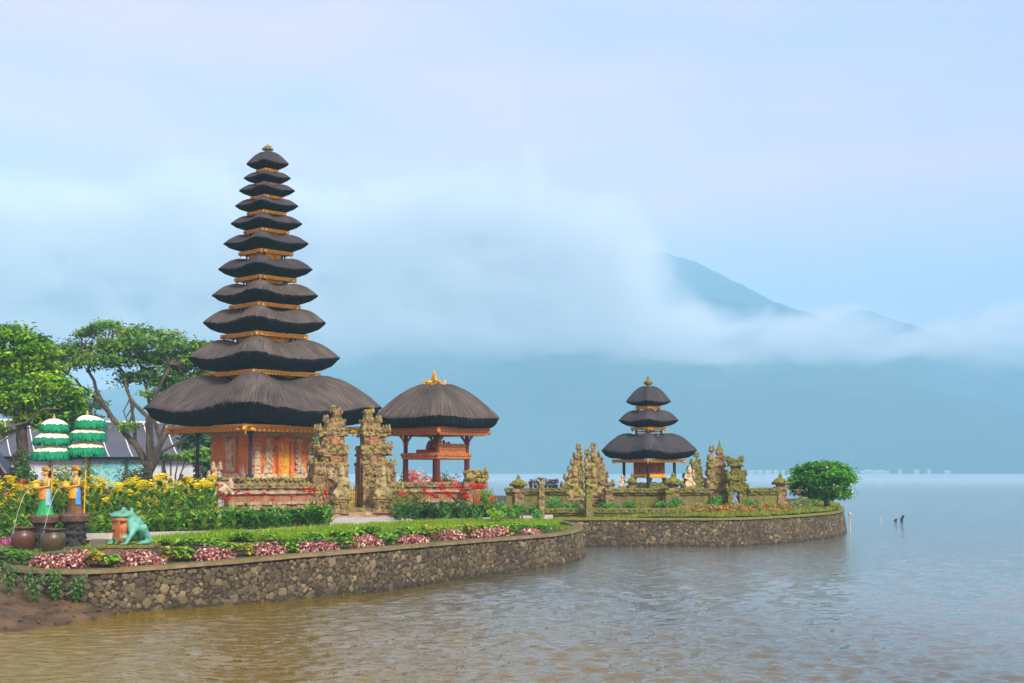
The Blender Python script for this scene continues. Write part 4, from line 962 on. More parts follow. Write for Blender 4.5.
gr2 = 'red canna lilies in front of the open pavilion'
bed([canna_plant('canna_lily', 'red-blooming canna lily in front of the open pavilion', 'flower plant', [(.03, .12, .03), (.05, .17, .035), (.08, .22, .04)], RED, 1.18, gr2, nl=9, nf=11) for k in range(2)], [(425, 48.6), (431, 48.2), (436, 48.8), (446, 47), (450, 48.2), (455, 48.6), (462, 48.3), (466, 47.6), (476, 47.4), (480, 48.2), (473, 48.8), (492, 47.8), (402, 47.8), (441, 48.6)])
gg2 = 'dark-leaved cannas in front of the open pavilion'
bed([canna_plant('canna_lily', 'dark-leaved canna without blooms in front of the open pavilion', 'plant', [(.03, .11, .03), (.05, .16, .04), (.08, .21, .05)], None, .74, gg2, nl=11, lw=.17) for k in range(3)], spots(48, 396, 502, lambda p: DP(p) + .7, lambda p: DP(p) + 3.6))
gr3 = 'red cannas at the far left'
bed([canna_plant('canna_lily', 'orange-red canna lily at the left edge behind the water pots', 'flower plant', CG, [(.75, .06, .03), (.85, .15, .06)], 1.3, gr3, nl=7, nf=8)], [(p, rnd.uniform(47.5, 49.5)) for p in (-4, 2, 6, 9, 13, 17, 22, 29, 33, 38)])
# leaf bed along the coping: coleus and green clumps, each a plant of its own
def coleus(label, px, D, w, h, cols, name='coleus_clump', group='clumps planted along the coping', n=700, leaf=.042, bigleaf=False, cat='plant'):
    p = pt(px, D); root = thing(name, label, cat, (p.x, p.y, p.z), rnd.uniform(0, 6), group); m = MB(); k = n
    if bigleaf:
        for j in range(int(n / 12)):
            a = rnd.uniform(0, 6.28); r = rnd.uniform(.05, .5) * w; c = cols[rnd.randrange(len(cols))]
            m.leaf((math.cos(a) * r * .6, math.sin(a) * r * .6, h * rnd.uniform(.25, .95)), (math.cos(a), math.sin(a), rnd.uniform(.1, .8)), rnd.uniform(.14, .24), rnd.uniform(.12, .18), droop=.4, col=tuple(np.array(c) * rnd.uniform(.8, 1.2)))
    else:
        d = nr.standard_normal((k, 3)); d[:, 2] = abs(d[:, 2]); d /= np.linalg.norm(d, axis=1, keepdims=True)
        rr = 1 + .18 * np.array([noise.noise(Vector(q * 3.1) + Vector((px, 0, 0))) for q in d]); P = d * np.array([w / 2, w / 2, h]) * (nr.uniform(.72, 1, k) * rr)[:, None]
        cc = np.array(cols)[nr.integers(0, len(cols), k)] * nr.uniform(.75, 1.2, (k, 1)); m.rhombi(P, d + nr.standard_normal((k, 3)) * .45, leaf * nr.uniform(.6, 1.3, k), cc, .6)
    m.obj('foliage', LEAFM, root); t = MB(); t.tube([(0, 0, -.06), (0, 0, h * .5)], [.03, .012], n=5); t.obj('stem', BARK, root); return root
PK = [(.28, .05, .08), (.14, .02, .04), (.62, .34, .38), (.85, .66, .64), (.40, .12, .17), (.10, .02, .03), (.60, .30, .34), (.20, .12, .05)]
LG = [(.12, .32, .03), (.20, .42, .04), (.32, .50, .06), (.07, .22, .02)]
LY = [(.30, .38, .04), (.42, .44, .04), (.20, .32, .04), (.40, .24, .04)]
def bedD(px, f): return float(np.interp(px, [a for a, _ in WALL_NEAR[5:16]], [b for _, b in WALL_NEAR[5:16]])) + f
for px, f, w, h, lab in [(46, 1.3, .62, .34, 'pink and purple coleus clump at the left end of the coping, below the pots'), (63, 1.0, .8, .36, 'largest purple-pink coleus clump, in front of the olive water pot'), (80, 1.4, .7, .44, 'tall pale pink coleus clump beside the grey block'),
        (138, .9, 1.05, .30, 'wide low pink coleus clump right below the frog statue'), (212, 1.1, .95, .36, 'pink coleus clump under the left bank of yellow flowers'), (268, 1.2, .78, .36, 'pink and white coleus clump below the urn pedestal on the courtyard wall'),
        (306, 1.1, .6, .28, 'low pink coleus clump below the tall shrine door'), (326, 1.1, .58, .28, 'low pink coleus clump below the left half of the carved gate'), (366, 1.2, .85, .34, 'pink coleus clump in line with the gate opening'), (413, 1.2, .82, .28, 'flat pink coleus clump below the left side of the open pavilion'),
        (451, 1.3, .82, .32, 'pink coleus clump below the middle of the open pavilion'), (482, 1.5, .85, .34, 'pink coleus clump below the end of the pavilion wall'), (500, 2.0, .7, .28, 'small pink coleus clump near the curve of the path'), (530, 1.6, .7, .18, 'sparse reddish coleus clump near the rounded wall tip')]:
    coleus(lab, px, bedD(px, f), w * 1.22, h * rnd.uniform(.85, 1.1), PK, n=int(1000 * w))
for px, f, w, h, c, lab in [(98, 1.0, .6, .30, LY, 'yellow-green leafy clump left of the frog plinth'), (112, .8, .4, .26, LG, 'light green leafy clump in front of the frog plinth corner'), (170, 1.3, .5, .30, LY, 'yellow and orange leafy clump right of the frog plinth'), (184, 1.1, .6, .28, LG, 'lime green leafy clump between two coleus clumps beyond the frog'),
        (243, 1.2, .72, .30, LY, 'lime leafy clump below the urn pedestal'), (290, 1.2, .5, .22, LG, 'small pale green clump below the tall shrine door'), (344, 1.1, .6, .28, LG, 'green leafy clump below the left guardian statue'), (386, 1.2, .7, .28, LG, 'green leafy clump below the right guardian statue'),
        (430, 2.1, .75, .40, LY, 'taller yellow-green clump below the open pavilion'), (468, 2.2, .6, .40, LY, 'upright lime clump below the pavilion railing'), (512, 1.5, .7, .34, LG, 'bright green broad-leaved clump before the stone lantern'), (545, 1.6, .7, .26, [(.08, .28, .05), (.14, .36, .08)], 'blue-green rosette plant near the rounded wall tip'),
        (22, 2.0, .7, .34, [(.07, .22, .02), (.12, .30, .03)], 'ferny green clump at the left end of the wall'), (8, 2.6, .8, .34, [(.07, .22, .02), (.12, .30, .03)], 'ferny green clump at the left edge beside the stone slab')]:
    coleus(lab, px, bedD(px, f), w, h, c, name='leafy_clump', bigleaf=True, n=620)
fill = coleus('low green leafy plant filling the bed between the coleus clumps and the lawn', 120, bedD(120, 2.6), .7, .24, LG, name='bed_plant', group='low plants filling the coping bed', bigleaf=True, n=560)
for k in range(34):
    px = 150 + 395 * ((k * .618034) % 1); D_ = bedD(px, 0); f = rnd.uniform(1.9, max(2.2, float(DB(px)) - D_ - .3)); p = pt(px, D_ + f)
    dup(fill, p, rnd.uniform(0, 6), sc=rnd.uniform(.6, 1.15))
for k, px in enumerate((-4, 4, 11)): coleus(['magenta flower cushion at the far left edge', 'magenta flower cushion in the middle of three at the left edge', 'magenta flower cushion touching the brown pot'][k], px, 36.2, .42, .26, [(.55, .06, .45), (.70, .15, .60), (.30, .05, .25), (.10, .20, .05)], name='flower_cushion', group='magenta flower cushions', n=380, cat='flower plant')
# four leafy seedlings on the earth bank
for k, (px, D, h, lab) in enumerate([(8, 28.4, .78, 'leafy green seedling on the bank at the left edge'), (33, 28.2, .85, 'tallest leafy seedling on the bank'), (55, 28.6, .80, 'leafy seedling on the bank before the wall end'), (76, 28.5, .66, 'smallest leafy seedling on the bank, rightmost')]):
    root = thing('bank_plant', lab, 'plant', (xat(px, D, .3), D, .28 if px > 20 else .45), 0, 'leafy seedlings on the bank'); m = MB()
    for s in range(5):
        a0 = rnd.uniform(0, 6.28); top = np.array([math.cos(a0) * .16, math.sin(a0) * .16, h * rnd.uniform(.7, 1)]); m.tube([(0, 0, -.1), top * .5, top], [.012, .009, .004], n=4, col=(.12, .18, .04))
        for j in range(20):
            t = .15 + .85 * j / 20; a = j * 2.4; c = np.array([(.07, .24, .07), (.12, .32, .10), (.05, .18, .05)][j % 3])
            m.leaf(top * t, (math.cos(a), math.sin(a), .3), rnd.uniform(.12, .19), .055, droop=.5, col=tuple(c * rnd.uniform(.8, 1.2)), seg=2)
    m.obj('foliage', LEAFM, root)
shrub('olive_shrub', 'feathery olive green shrub right of the gate steps', 'shrub', 408, 49.4, 1.35, 1.2, [(.16, .20, .03), (.22, .24, .04), (.10, .14, .03)], .05, 1500)
shrub('clipped_shrub', 'clipped dome-shaped mossy green shrub at the end of the pavilion wall', 'shrub', 489, 50.5, .95, 1.3, [(.14, .24, .02), (.20, .30, .03)], .045, 1500)
for k, (px, D, w, h, lab) in enumerate([(505, 49.5, .9, .9, 'light green shrub right of the red cannas'), (520, 50, .8, .8, 'leafy green shrub under the little stone lantern'), (537, 51.5, .9, .75, 'leafy green shrub left of the cup-topped pedestal'), (499, 47.2, .8, .62, 'low bright green shrub at the bend of the path'), (556, 56.3, 1.1, .9, 'bright green shrub right of the cup-topped pedestal'), (572, 56.2, 1.1, .85, 'green shrub under the far split gate'), (604, 56.5, .9, .75, 'green shrub right of the standing stone pillar'),
        (632, 56.6, .8, .65, 'small green shrub below the mossy courtyard wall'), (662, 56.6, .7, .6, 'small pale shrub below the wall lantern'), (676, 56.8, 1.0, .75, 'dark leafy shrub right of the carved pedestal'), (716, 57.4, .7, .8, 'tufted green plant before the far gate towers'), (752, 58.4, 1.0, .72, 'green leafy shrub right of the blue doorway figure'), (613, 56.3, .8, .6, 'small light green shrub beside the urn pillar')]):
    shrub('leafy_shrub', lab, 'shrub', px, D, w, h, [(.07, .26, .04), (.13, .36, .06), (.05, .18, .04)] if k not in (3,) else [(.15, .38, .03), (.22, .42, .04)], .06, 620, group='leafy shrubs around the walls')
for k, (px, w) in enumerate([(684, 1.2), (700, 1.2), (713, 1.2), (728, 1.1), (742, 1.2), (757, 1.1), (770, 1.2), (783, 1.1)]):
    lab = ['orange flowering clump, leftmost of the row on the far wall', 'orange flowering clump under the far gate tower spires', 'orange-red clump below the tufted plant', 'orange-red clump right below the blue doorway figure', 'orange-red clump below the mushroom-topped tower', 'orange clump below the low mossy wall', 'reddish clump left of the corner lantern', 'reddish clump right under the corner lantern'][k]
    coleus(lab, px, 55.9 + max(0, px - 720) * .05, w, .42, [(.40, .13, .04), (.14, .28, .04), (.20, .16, .04), (.16, .24, .04), (.30, .26, .05), (.52, .18, .06)], name='flowering_clump', group='orange flowering clumps on the far wall', n=520, leaf=.06, cat='flower plant')
g_ = [(.28, .42, .08), (.36, .48, .10), (.16, .32, .05)]
for k, (px, lab) in enumerate([(790, 'pale green broad-leaved plant beside the corner lantern'), (799, 'broad-leaved plant with a pink flower spike under the round tree'), (810, 'pale green plant under the round tree, nearest its trunk')]):
    p = canna_plant('broad_leaved_plant', lab, 'plant', g_, [(.75, .35, .30)] if k == 1 else None, .95 if k == 1 else .6, 'pale broad-leaved plants under the round tree', nl=11); p.location = pt(px, 60.2 + k * .5)
for k, (px, lab) in enumerate([(437, 'red flowering bush seen between the pavilion legs, right'), (421, 'pale pink flowering bush seen between the pavilion legs'), (408, 'red flowering bush by the left pavilion leg'), (449, 'reddish bush at the right pavilion leg')]):
    shrub('flowering_bush', lab, 'bush', px, 66, 1.1, 1.9, [[(.7, .12, .07), (.10, .2, .05)], [(.75, .42, .48), (.2, .25, .1)], [(.65, .08, .05), (.12, .2, .05)], [(.55, .15, .10), (.15, .15, .06)]][k], .09, 700, group='flowering bushes behind the pavilion')
shrub('leafy_shrub', 'dark clipped shrub by the small hut at the left edge', 'shrub', 26, 66, 1.5, 2.1, [(.03, .10, .03), (.05, .15, .04)], .08, 1300)
shrub('climbing_plant', 'green creeper around the foot of the left tree trunk', 'creeper', 21, 59.4, 1.1, 3.0, [(.06, .15, .03), (.10, .20, .03)], .08, 1300)
for k, (px, lab) in enumerate([(60, 'green bush behind the left golden statue'), (80, 'green bush behind the right golden statue'), (128, 'brownish green bush at the foot of the spreading tree'), (140, 'shadowy bush right of the spreading tree trunk')]):
    shrub('leafy_shrub', lab, 'shrub', px, 58 + k, 1.5, 2.2, [(.10, .20, .03), (.16, .26, .05)] if k < 2 else [(.07, .09, .03), (.12, .12, .05)], .08, 900)

# ------------------------------------------------------------------ carved gates and courtyard walls
def spike(m, x, y, z, h, w, col=None):
    m.lathe([(w, 0), (w * 1.05, h * .25), (w * .6, h * .55), (w * .75, h * .65), (w * .15, h)], n=5, c=(x, y, z), ph=rnd.uniform(0, 1))
def stepped_tower(root, layers, depth, orn=1.0, res=.09, inner=None, name='carved_body', matl=None, amp=.045):
    """layers: (x0, x1, z0, z1, depth factor, kind); kind: c cornice, n neck, t turret"""
    m = MB()
    for (x0, x1, z0, z1, df, kind) in layers:
        d = depth * df / 2; m.carve(x0, x1, -d, d, z0, z1, amp * (1.3 if kind == 'c' else .8), res, 6, flat=None if inner is None else (0, inner))
        w = x1 - x0
        if kind in 'ct':
            nb = max(2, int(w / .16))
            for i in range(nb + 1):
                x = x0 + w * i / nb
                for y in (-d, d):
                    if rnd.random() < .85: m.blob((x, y, z1 - rnd.uniform(-.02, .10)), (.075 * orn, .06 * orn, .09 * orn), jit=.2)
                    if rnd.random() < .6: m.blob((x, y * 1.02, z0 + rnd.uniform(0, .08)), (.06 * orn,) * 3, jit=.2)
            for y in (-d, 0, d):      # upswept ends
                outer = x1 if (inner is None or abs(x0 - inner) < abs(x1 - inner)) else x0
                for e in ((x0, x1) if inner is None else (outer,)): spike(m, e, y, z1 - .1, .30 * orn, .085 * orn)
        else:
            for i in range(int(8 * w / .5)):
                m.blob((rnd.uniform(x0, x1), -d - .01, rnd.uniform(z0, z1)), (.07 * orn, .05, .08 * orn), jit=.2)
                if inner is None or True:
                    e = x1 if inner is None or abs(x0 - inner) < abs(x1 - inner) else x0
                    m.blob((e, rnd.uniform(-d, d), rnd.uniform(z0, z1)), (.05, .07 * orn, .08 * orn), jit=.2)
    m.obj(name, matl or STONE, root)
KG = mpx(51) / .97
def gate_half(side, px, D, label, rz):
    p = pt(px, D, GZ); root = thing('split_gate_tower', label, 'split gate', (p.x, p.y, GZ), rz, 'the two towers of the split gate')
    def y2z(y): return zat(y, D) - GZ
    tab = [(5, 12, 410, 421, .28, 't'), (2, 19, 420, 430, .45, 't'), (1, 27, 429, 436, .75, 'c'), (3, 23, 435, 447, .6, 'n'), (0, 29, 446, 455, .85, 'c'), (1, 24, 454, 464, .72, 'n'), (0, 32, 463, 474, 1.0, 'c'), (0, 33, 473, 487, .95, 'n'), (0, 39, 486, 493, 1.15, 'c'), (0, 37, 492, 509, 1.1, 'n'), (0, 42, 507, 520, 1.25, 'c')]
    lay = [(side * min(a, b) * KG if side > 0 else -b * KG, side * b * KG if side > 0 else -a * KG, y2z(d), y2z(c), e, f) for a, b, c, d, e, f in tab]
    stepped_tower(root, lay, 1.15, inner=0.0)
    m = MB()      # brick inner face and brick panels
    m.box((side * .02, 0, y2z(478)), (.10, .62, y2z(450) - y2z(507)))
    for (xa, y0, y1, dd) in ((12, 437, 445, .36), (13, 456, 463, .43), (17, 476, 486, .57), (20, 495, 506, .65)):
        m.carve(side * xa * KG - .17, side * xa * KG + .17, -dd - .07, -dd + .03, y2z(y1), y2z(y0), .03, .07, 6)
        for q_ in range(10): m.blob((side * xa * KG + rnd.choice((-1, 1)) * rnd.uniform(.08, .2), -dd - .07, rnd.uniform(y2z(y1), y2z(y0))), (.05, .04, .06), jit=.2)
    m.obj('brick_face', BRICKOLD, root)
    m = MB()
    for k in range(6): m.blob((side * (17 + rnd.uniform(-3, 3)) * KG, -.62 - .02 * k, y2z(470) - .07 * k), (.11, .09, .09), sub=2, jit=.15)
    m.obj('relief_mask', STONEP, root); return root
ga = R(22)
gate_half(-1, 344, 51.0, 'left tower of the mossy carved split gate beside the tall shrine', ga)
gate_half(1, 358.5, 51.3, 'right tower of the mossy carved split gate with orange brick inner side', ga)
# steps
p = pt(360, 49.3, GZ); st = thing('gate_steps', 'worn stone steps leading up to the carved split gate', 'steps', (p.x, p.y, GZ), ga * .4)
for k in range(3):
    m = MB(); m.carve(-1.35 + .12 * k, 1.35 - .12 * k, -.1 + .34 * k, 1.9, .13 * k, .13 * (k + 1) - .006, .012, .2, 3); m.obj('step', STONEP if k < 2 else STONE, st)
def guardian(px, D, z, label, s=1.0, name='guardian_statue', lean=1, group=None, mt=None, ped=.5, rz=0.0, cat='statue'):
    p = pt(px, D, z); root = thing(name, label, cat, (p.x, p.y, z), rz, group)
    h = ped
    parts = [('e', (0, 0, h + .12 * s), (.25 * s, .22 * s, .14 * s)), ('e', (0, -.02, h + .40 * s), (.20 * s, .18 * s, .24 * s)), ('e', (0, 0, h + .66 * s), (.19 * s, .15 * s, .16 * s)), ('e', (0, -.03 * s, h + .88 * s), (.125 * s, .125 * s, .14 * s)),
             ('e', (0, 0, h + 1.03 * s), (.15 * s, .13 * s, .08 * s)), ('e', (0, 0, h + 1.14 * s), (.08 * s, .08 * s, .09 * s)), ('e', (0, -.16 * s, h + .85 * s), (.05 * s, .05 * s, .04 * s)), ('e', (.14 * s, 0, h + .92 * s), (.04 * s,) * 3), ('e', (-.14 * s, 0, h + .92 * s), (.04 * s,) * 3)]
    for q in (-1, 1):
        parts += [('l', (q * .13 * s, -.05, h + .30 * s), (q * .25 * s, -.22 * s, h + .16 * s), .11 * s, .085 * s), ('l', (q * .25 * s, -.22 * s, h + .16 * s), (q * .16 * s, -.20 * s, h + .02), .08 * s, .065 * s),
                  ('l', (q * .20 * s, 0, h + .70 * s), (q * .29 * s, -.08 * s, h + .52 * s), .07 * s, .055 * s)]
    parts += [('l', (-lean * .29 * s, -.08 * s, h + .52 * s), (-lean * .12 * s, -.24 * s, h + .48 * s), .055 * s, .045 * s), ('l', (lean * .29 * s, -.08 * s, h + .52 * s), (lean * .24 * s, -.20 * s, h + .70 * s), .055 * s, .045 * s), ('l', (lean * .24 * s, -.22 * s, h + .60 * s), (lean * .20 * s, -.20 * s, h + 1.0 * s), .04 * s, .06 * s)]
    fuse('body', parts, mt or STONE, root, voxel=.035 * s)
    if ped > .1:
        m = MB()
        for (a, z0, z1) in ((.34, -.05, .12), (.26, .12, ped - .16), (.31, ped - .17, ped - .08), (.35, ped - .08, ped + .02)): m.carve(-a * s, a * s, -a * s, a * s, z0, z1, .02, .1, 5)
        for q in range(8): m.blob((rnd.uniform(-.2, .2) * s, -.28 * s, rnd.uniform(.14, ped - .2)), .05, jit=.2)
        m.obj('pedestal', STONE, root)
    return root
MOSSY = mat('lichen_stone', (.42, .36, .16), (.20, .16, .07), 6, .95, .04, 16, moss=.25, mosscol=(.18, .19, .05))
guardian(341.5, 49.7, GZ + .26, 'pale mossy guardian statue on a pedestal left of the gate opening', 1.0, mt=MOSSY, ped=.55, lean=-1)
guardian(383, 49.9, GZ + .26, 'pale mossy guardian statue on a pedestal right of the gate opening', 1.0, mt=MOSSY, ped=.55)
# low painted gate leaves in the opening
p = pt(352, 51.4, GZ + .35); gt = thing('barrier_gate', 'low blue and yellow painted wooden gate in the split gate opening', 'gate', (p.x, p.y, p.z), ga)
BLUE = mat('blue_paint', (.05, .28, .55), (.04, .2, .42), 6, .5); YELP = mat('yellow_paint', (.62, .46, .05), (.4, .3, .04), 6, .5)
for x, h in ((-.20, 1.15), (.24, .8)):
    m = MB(); m.box((x, 0, h / 2), (.09, .06, h)); m.box((x, 0, h + .02), (.12, .08, .05)); m.blob((x, 0, h + .09), .05, sub=2, jit=0); m.obj('post', BLUE, gt)
m = MB()
for k in range(4): m.lathe([(.03, 0), (.035, .3), (.05, .4), (.03, .5), (.02, .85), (.0, .95)], n=6, c=(-.10 + .09 * k, 0, .02))
m.box((.03, 0, .25), (.36, .03, .05)); m.box((.03, 0, .62), (.36, .03, .05)); m.obj('pickets', YELP, gt)

def courtyard_wall(name, label, A, B, z0, z1, thick=.38, kind='brick', group=None):
    """A, B: world ends; a moulded wall with plinth, brick field, panels and coping"""
    d = B - A; Ln = d.length; a = math.atan2(d.y, d.x); root = thing(name, label, 'wall', (A.x, A.y, 0), a, group); H_ = z1 - z0; t = thick / 2
    m = MB(); m.box((Ln / 2, 0, (z0 - .2 + z1 - .1) / 2), (Ln - .02, thick - .1, H_ + .1)); m.obj('brick_field', BRICKOLD if kind == 'brick' else STONEM, root)
    m = MB(); res = .13
    if kind == 'brick':
        for (za, zb, o) in ((z0 - .1, z0 + .18, .10), (z0 + .18, z0 + .26, .05), (z0 + H_ * .42, z0 + H_ * .50, .05), (z0 + H_ * .72, z0 + H_ * .80, .06)): m.carve(-.02, Ln + .02, -t - o, t + o, za, zb, .015, res, 4)
        n = max(1, int(Ln / .9))
        for k in range(n):
            x = (k + .5) * Ln / n; m.carve(x - .26, x + .26, -t - .03, -t + .1, z0 + .3, z0 + H_ * .40, .03, .09, 6)
    m.obj('moulding', STONEP if kind == 'brick' else STONEM, root) if kind == 'brick' else None
    m = MB(); m.carve(-.04, Ln + .04, -t - .12, t + .12, z1 - .17, z1, .03, res, 4); m.carve(-.02, Ln + .02, -t - .04, t + .04, z1 - .27, z1 - .16, .03, res, 4)
    for k in range(int(Ln / .22)): m.blob((k * .22 + rnd.uniform(-.05, .05), -t - .10, z1 - .05), (.09, .06, .06), jit=.2)
    m.obj('mossy_coping', STONE if kind == 'brick' else STONEM, root)
    return root
cA = pt(215, 47.8); cB = pt(312, 50.0); cL = pt(90, 50.5); cLL = pt(-60, 53.5)
courtyard_wall('courtyard_wall', 'carved orange brick courtyard wall between the flower urn and the split gate', cA, cB, GZ, zat(484, 48.5))
courtyard_wall('courtyard_wall', 'courtyard wall stretching left of the flower urn behind the yellow cannas', cL, cA, GZ, zat(488, 49.5))
courtyard_wall('courtyard_wall', 'low brick wall behind the golden statues at the left edge', cLL, cL, GZ, zat(489, 52))
courtyard_wall('courtyard_wall', 'mossy-topped brick wall in front of the open pavilion', pt(392, 51.6), pt(474, 52.4), GZ, zat(482.5, 52))
# end of the pavilion wall: carved head pier
p = pt(474, 52.0, GZ); pr = thing('carved_pier', 'brick pier with a carved stone head at the end of the pavilion wall', 'pier', (p.x, p.y, GZ), .2)
stepped_tower(pr, [(-.42, .42, 0, .3, 1, 'c'), (-.34, .34, .3, 1.1, .85, 'n'), (-.42, .42, 1.1, 1.28, 1, 'c')], .84, matl=BRICKOLD, name='pier_shaft', orn=.7)
m = MB(); m.carve(-.38, .38, -.3, .3, 1.26, 1.82, .06, .08, 5)
for k in range(30): m.blob((rnd.uniform(-.4, .45), -.32, rnd.uniform(1.3, 1.85)), (.09, .07, .09), jit=.2)
spike(m, .5, 0, 1.5, .4, .11); spike(m, .44, -.2, 1.65, .3, .09); m.obj('carved_head', STONE, pr)
# urn on the courtyard wall's corner
p = pt(217, 47.2, GZ); ur = thing('stone_urn', 'round carved stone urn with a fern on a draped pedestal at the wall corner', 'urn', (p.x, p.y, GZ))
m = MB(); m.carve(-.4, .4, -.4, .4, -.1, .12, .02, .1, 5); m.lathe([(.27, .12), (.24, .2), (.22, .5), (.24, .75), (.30, .82), (.30, .9)], n=14); m.obj('pedestal', STONEP, ur)
m = MB(); m.box((.17, -.17, .45), (.16, .2, .62)); m.box((-.14, -.2, .45), (.16, .14, .62)); m.obj('cloth_wrap', mat('checked_cloth', (.75, .70, .62), (.06, .06, .08), 30, .9), ur)
m = MB(); m.lathe([(.30, .9), (.46, 1.0), (.52, 1.12), (.50, 1.28), (.40, 1.36), (.44, 1.42)], n=18)
for k in range(46): a = k * 2.4; m.blob((.5 * math.cos(a), .5 * math.sin(a), 1.0 + (k % 6) * .07), (.09, .09, .08), jit=.25)
for a in (R(200), R(340), R(270)): spike(m, .54 * math.cos(a), .54 * math.sin(a), 1.2, .34, .1)
m.obj('bowl', STONEG, ur)
m = MB()
for k in range(26): a = rnd.uniform(0, 6.28); m.leaf((0, 0, 1.38), (math.cos(a), math.sin(a), rnd.uniform(.6, 2.2)), rnd.uniform(.3, .55), .08, droop=.5, col=(.16, .28, .06) if k % 3 else (.30, .36, .12))
m.obj('fern', LEAFM, ur)
for px, D, lab in ((211, 52.5, 'flame-shaped carved stone wing on the wall left of the shrine chamber'),):
    p = pt(px, D, GZ); w = thing('carved_wing', lab, 'carving', (p.x, p.y, GZ), .1)
    stepped_tower(w, [(-.35, .35, .2, .9, 1, 'c'), (-.30, .25, .9, 1.25, .8, 'c'), (-.1, .3, 1.25, 1.6, .7, 'c'), (.05, .32, 1.6, 1.95, .6, 't')], .4, matl=STONEP, name='scrollwork', orn=1.1)

# ------------------------------------------------------------------ the far point: mossy walls, gate towers, lanterns
def far_tower(px, D, tab, label, depth=1.0, rz=0.0, matl=None, group=None, ybase=512, orn=.9, name='gate_tower', cat='carved tower'):
    p = pt(px, D, GZ); root = thing(name, label, cat, (p.x, p.y, GZ), rz, group); k = mpx(D)
    lay = [((a - px) * k, (b - px) * k, zat(d, D) - GZ, zat(c, D) - GZ, e, f) for a, b, c, d, e, f in tab]
    stepped_tower(root, lay, depth, orn=orn, matl=matl or STONE, res=.11); return root, k
gm = 'moss-grown gate towers on the far point'
far_tower(573, 60, [(577.5, 580.5, 447, 456, .2, 't'), (574.5, 581.5, 455, 463, .4, 'c'), (572, 582, 462, 470, .5, 'c'), (569, 583, 469, 478, .7, 'c'), (565, 583, 477, 486, .85, 'c'), (562, 583, 485, 494, 1, 'c'), (566, 582, 493, 514, .9, 'n')], 'pyramid-shaped mossy tower, left half of the far split gate', group=gm)
far_tower(598, 60.4, [(592.5, 595.5, 446, 455, .2, 't'), (586.5, 589, 452, 462, .2, 't'), (592, 599, 454, 461, .4, 'c'), (586, 602, 460, 468, .5, 'c'), (586, 604, 467, 476, .7, 'c'), (586, 607, 475, 484, .85, 'c'), (586, 613, 483, 492, 1, 'c'), (587, 608, 491, 514, .9, 'n')], 'pyramid-shaped mossy tower with twin tips, right half of the far split gate', group=gm)
far_tower(692, 67, [(696, 698.5, 455, 463, .2, 't'), (692, 700, 462, 470, .5, 'c'), (689, 701, 469, 477, .7, 'c'), (685, 701.5, 476, 485, .9, 'c'), (682, 702, 484, 492, 1, 'c'), (686, 701, 491, 508, .9, 'n')], 'dark mossy half tower just right of the three-tiered shrine', group=gm, matl=STONEM)
r_, k_ = far_tower(716, 61, [(711.5, 714, 449, 459, .2, 't'), (718.5, 722.5, 452, 459, .35, 't'), (710, 724, 458, 466, .6, 'c'), (709, 724, 465, 474, .7, 'c'), (708, 725, 473, 482, .85, 'c'), (706, 726, 481, 490, 1, 'c'), (709, 726, 489, 513, .9, 'n')], 'mossy tower with two thin spires on the far point', group=gm)
m = MB(); m.lathe([(.11, 0), (.12, .18), (.05, .42), (.01, .62)], n=7, c=((720.5 - 716) * k_, 0, zat(453, 61) - GZ)); m.obj('spire', STONEM, r_)
far_tower(736, 60.2, [(729, 742, 459, 466, .8, 'c'), (732, 741, 465, 474, .5, 'n'), (727, 745, 473, 480, .8, 'c'), (729, 744, 479, 488, .7, 'n'), (726, 747, 487, 491, .9, 'c'), (727, 731, 490, 513, .9, 'n'), (738, 746, 490, 513, .9, 'n')], 'mushroom-topped stone tower with a small arched doorway', group=gm, matl=STONEM)
guardian(734.5, 59.9, GZ, 'small figure in blue and white cloth standing in the far doorway', .5, name='small_statue', ped=.35, mt=mat('blue_white_cloth', (.08, .14, .32), (.35, .36, .40), 14, .8))
for px, D, lab, s in ((575.5, 57.6, 'weathered statue in front of the left far split gate tower', 1.15), (594.5, 57.8, 'weathered statue in front of the right far split gate tower', 1.1), (690, 60.3, 'small grey statue standing behind the far mossy wall', .8), (622.5, 62, 'little stone figure on the wall left of the shrine posts', .5)):
    guardian(px, D, GZ + (.75 if px > 610 else 0), lab, s, mt=STONE if px < 600 else STONEG, ped=.6 if px < 610 else .3)
wz = zat(488.5, 59.5)
courtyard_wall('mossy_wall', 'mossy courtyard wall in front of the three-tiered shrine', pt(610, 59.2), pt(668, 59.2), GZ, wz, kind='moss')
courtyard_wall('mossy_wall', 'mossy wall between the wall lantern and the two-spired tower', pt(678, 59.2), pt(708, 59.4), GZ, wz, kind='moss')
courtyard_wall('mossy_wall', 'mossy wall running from the doorway tower to the corner lantern', pt(746, 59.8), pt(781, 61.4), GZ, zat(488, 60.5), kind='moss')
courtyard_wall('mossy_wall', 'hedge-topped mossy wall left of the far split gate', pt(506, 59.5), pt(566, 59.5), GZ, zat(488, 59.5), kind='moss')
courtyard_wall('low_step_wall', 'low mossy step wall along the water side of the far planting', pt(546, 55.5), pt(688, 55.5), GZ - .2, GZ + .22, kind='moss', thick=.3)
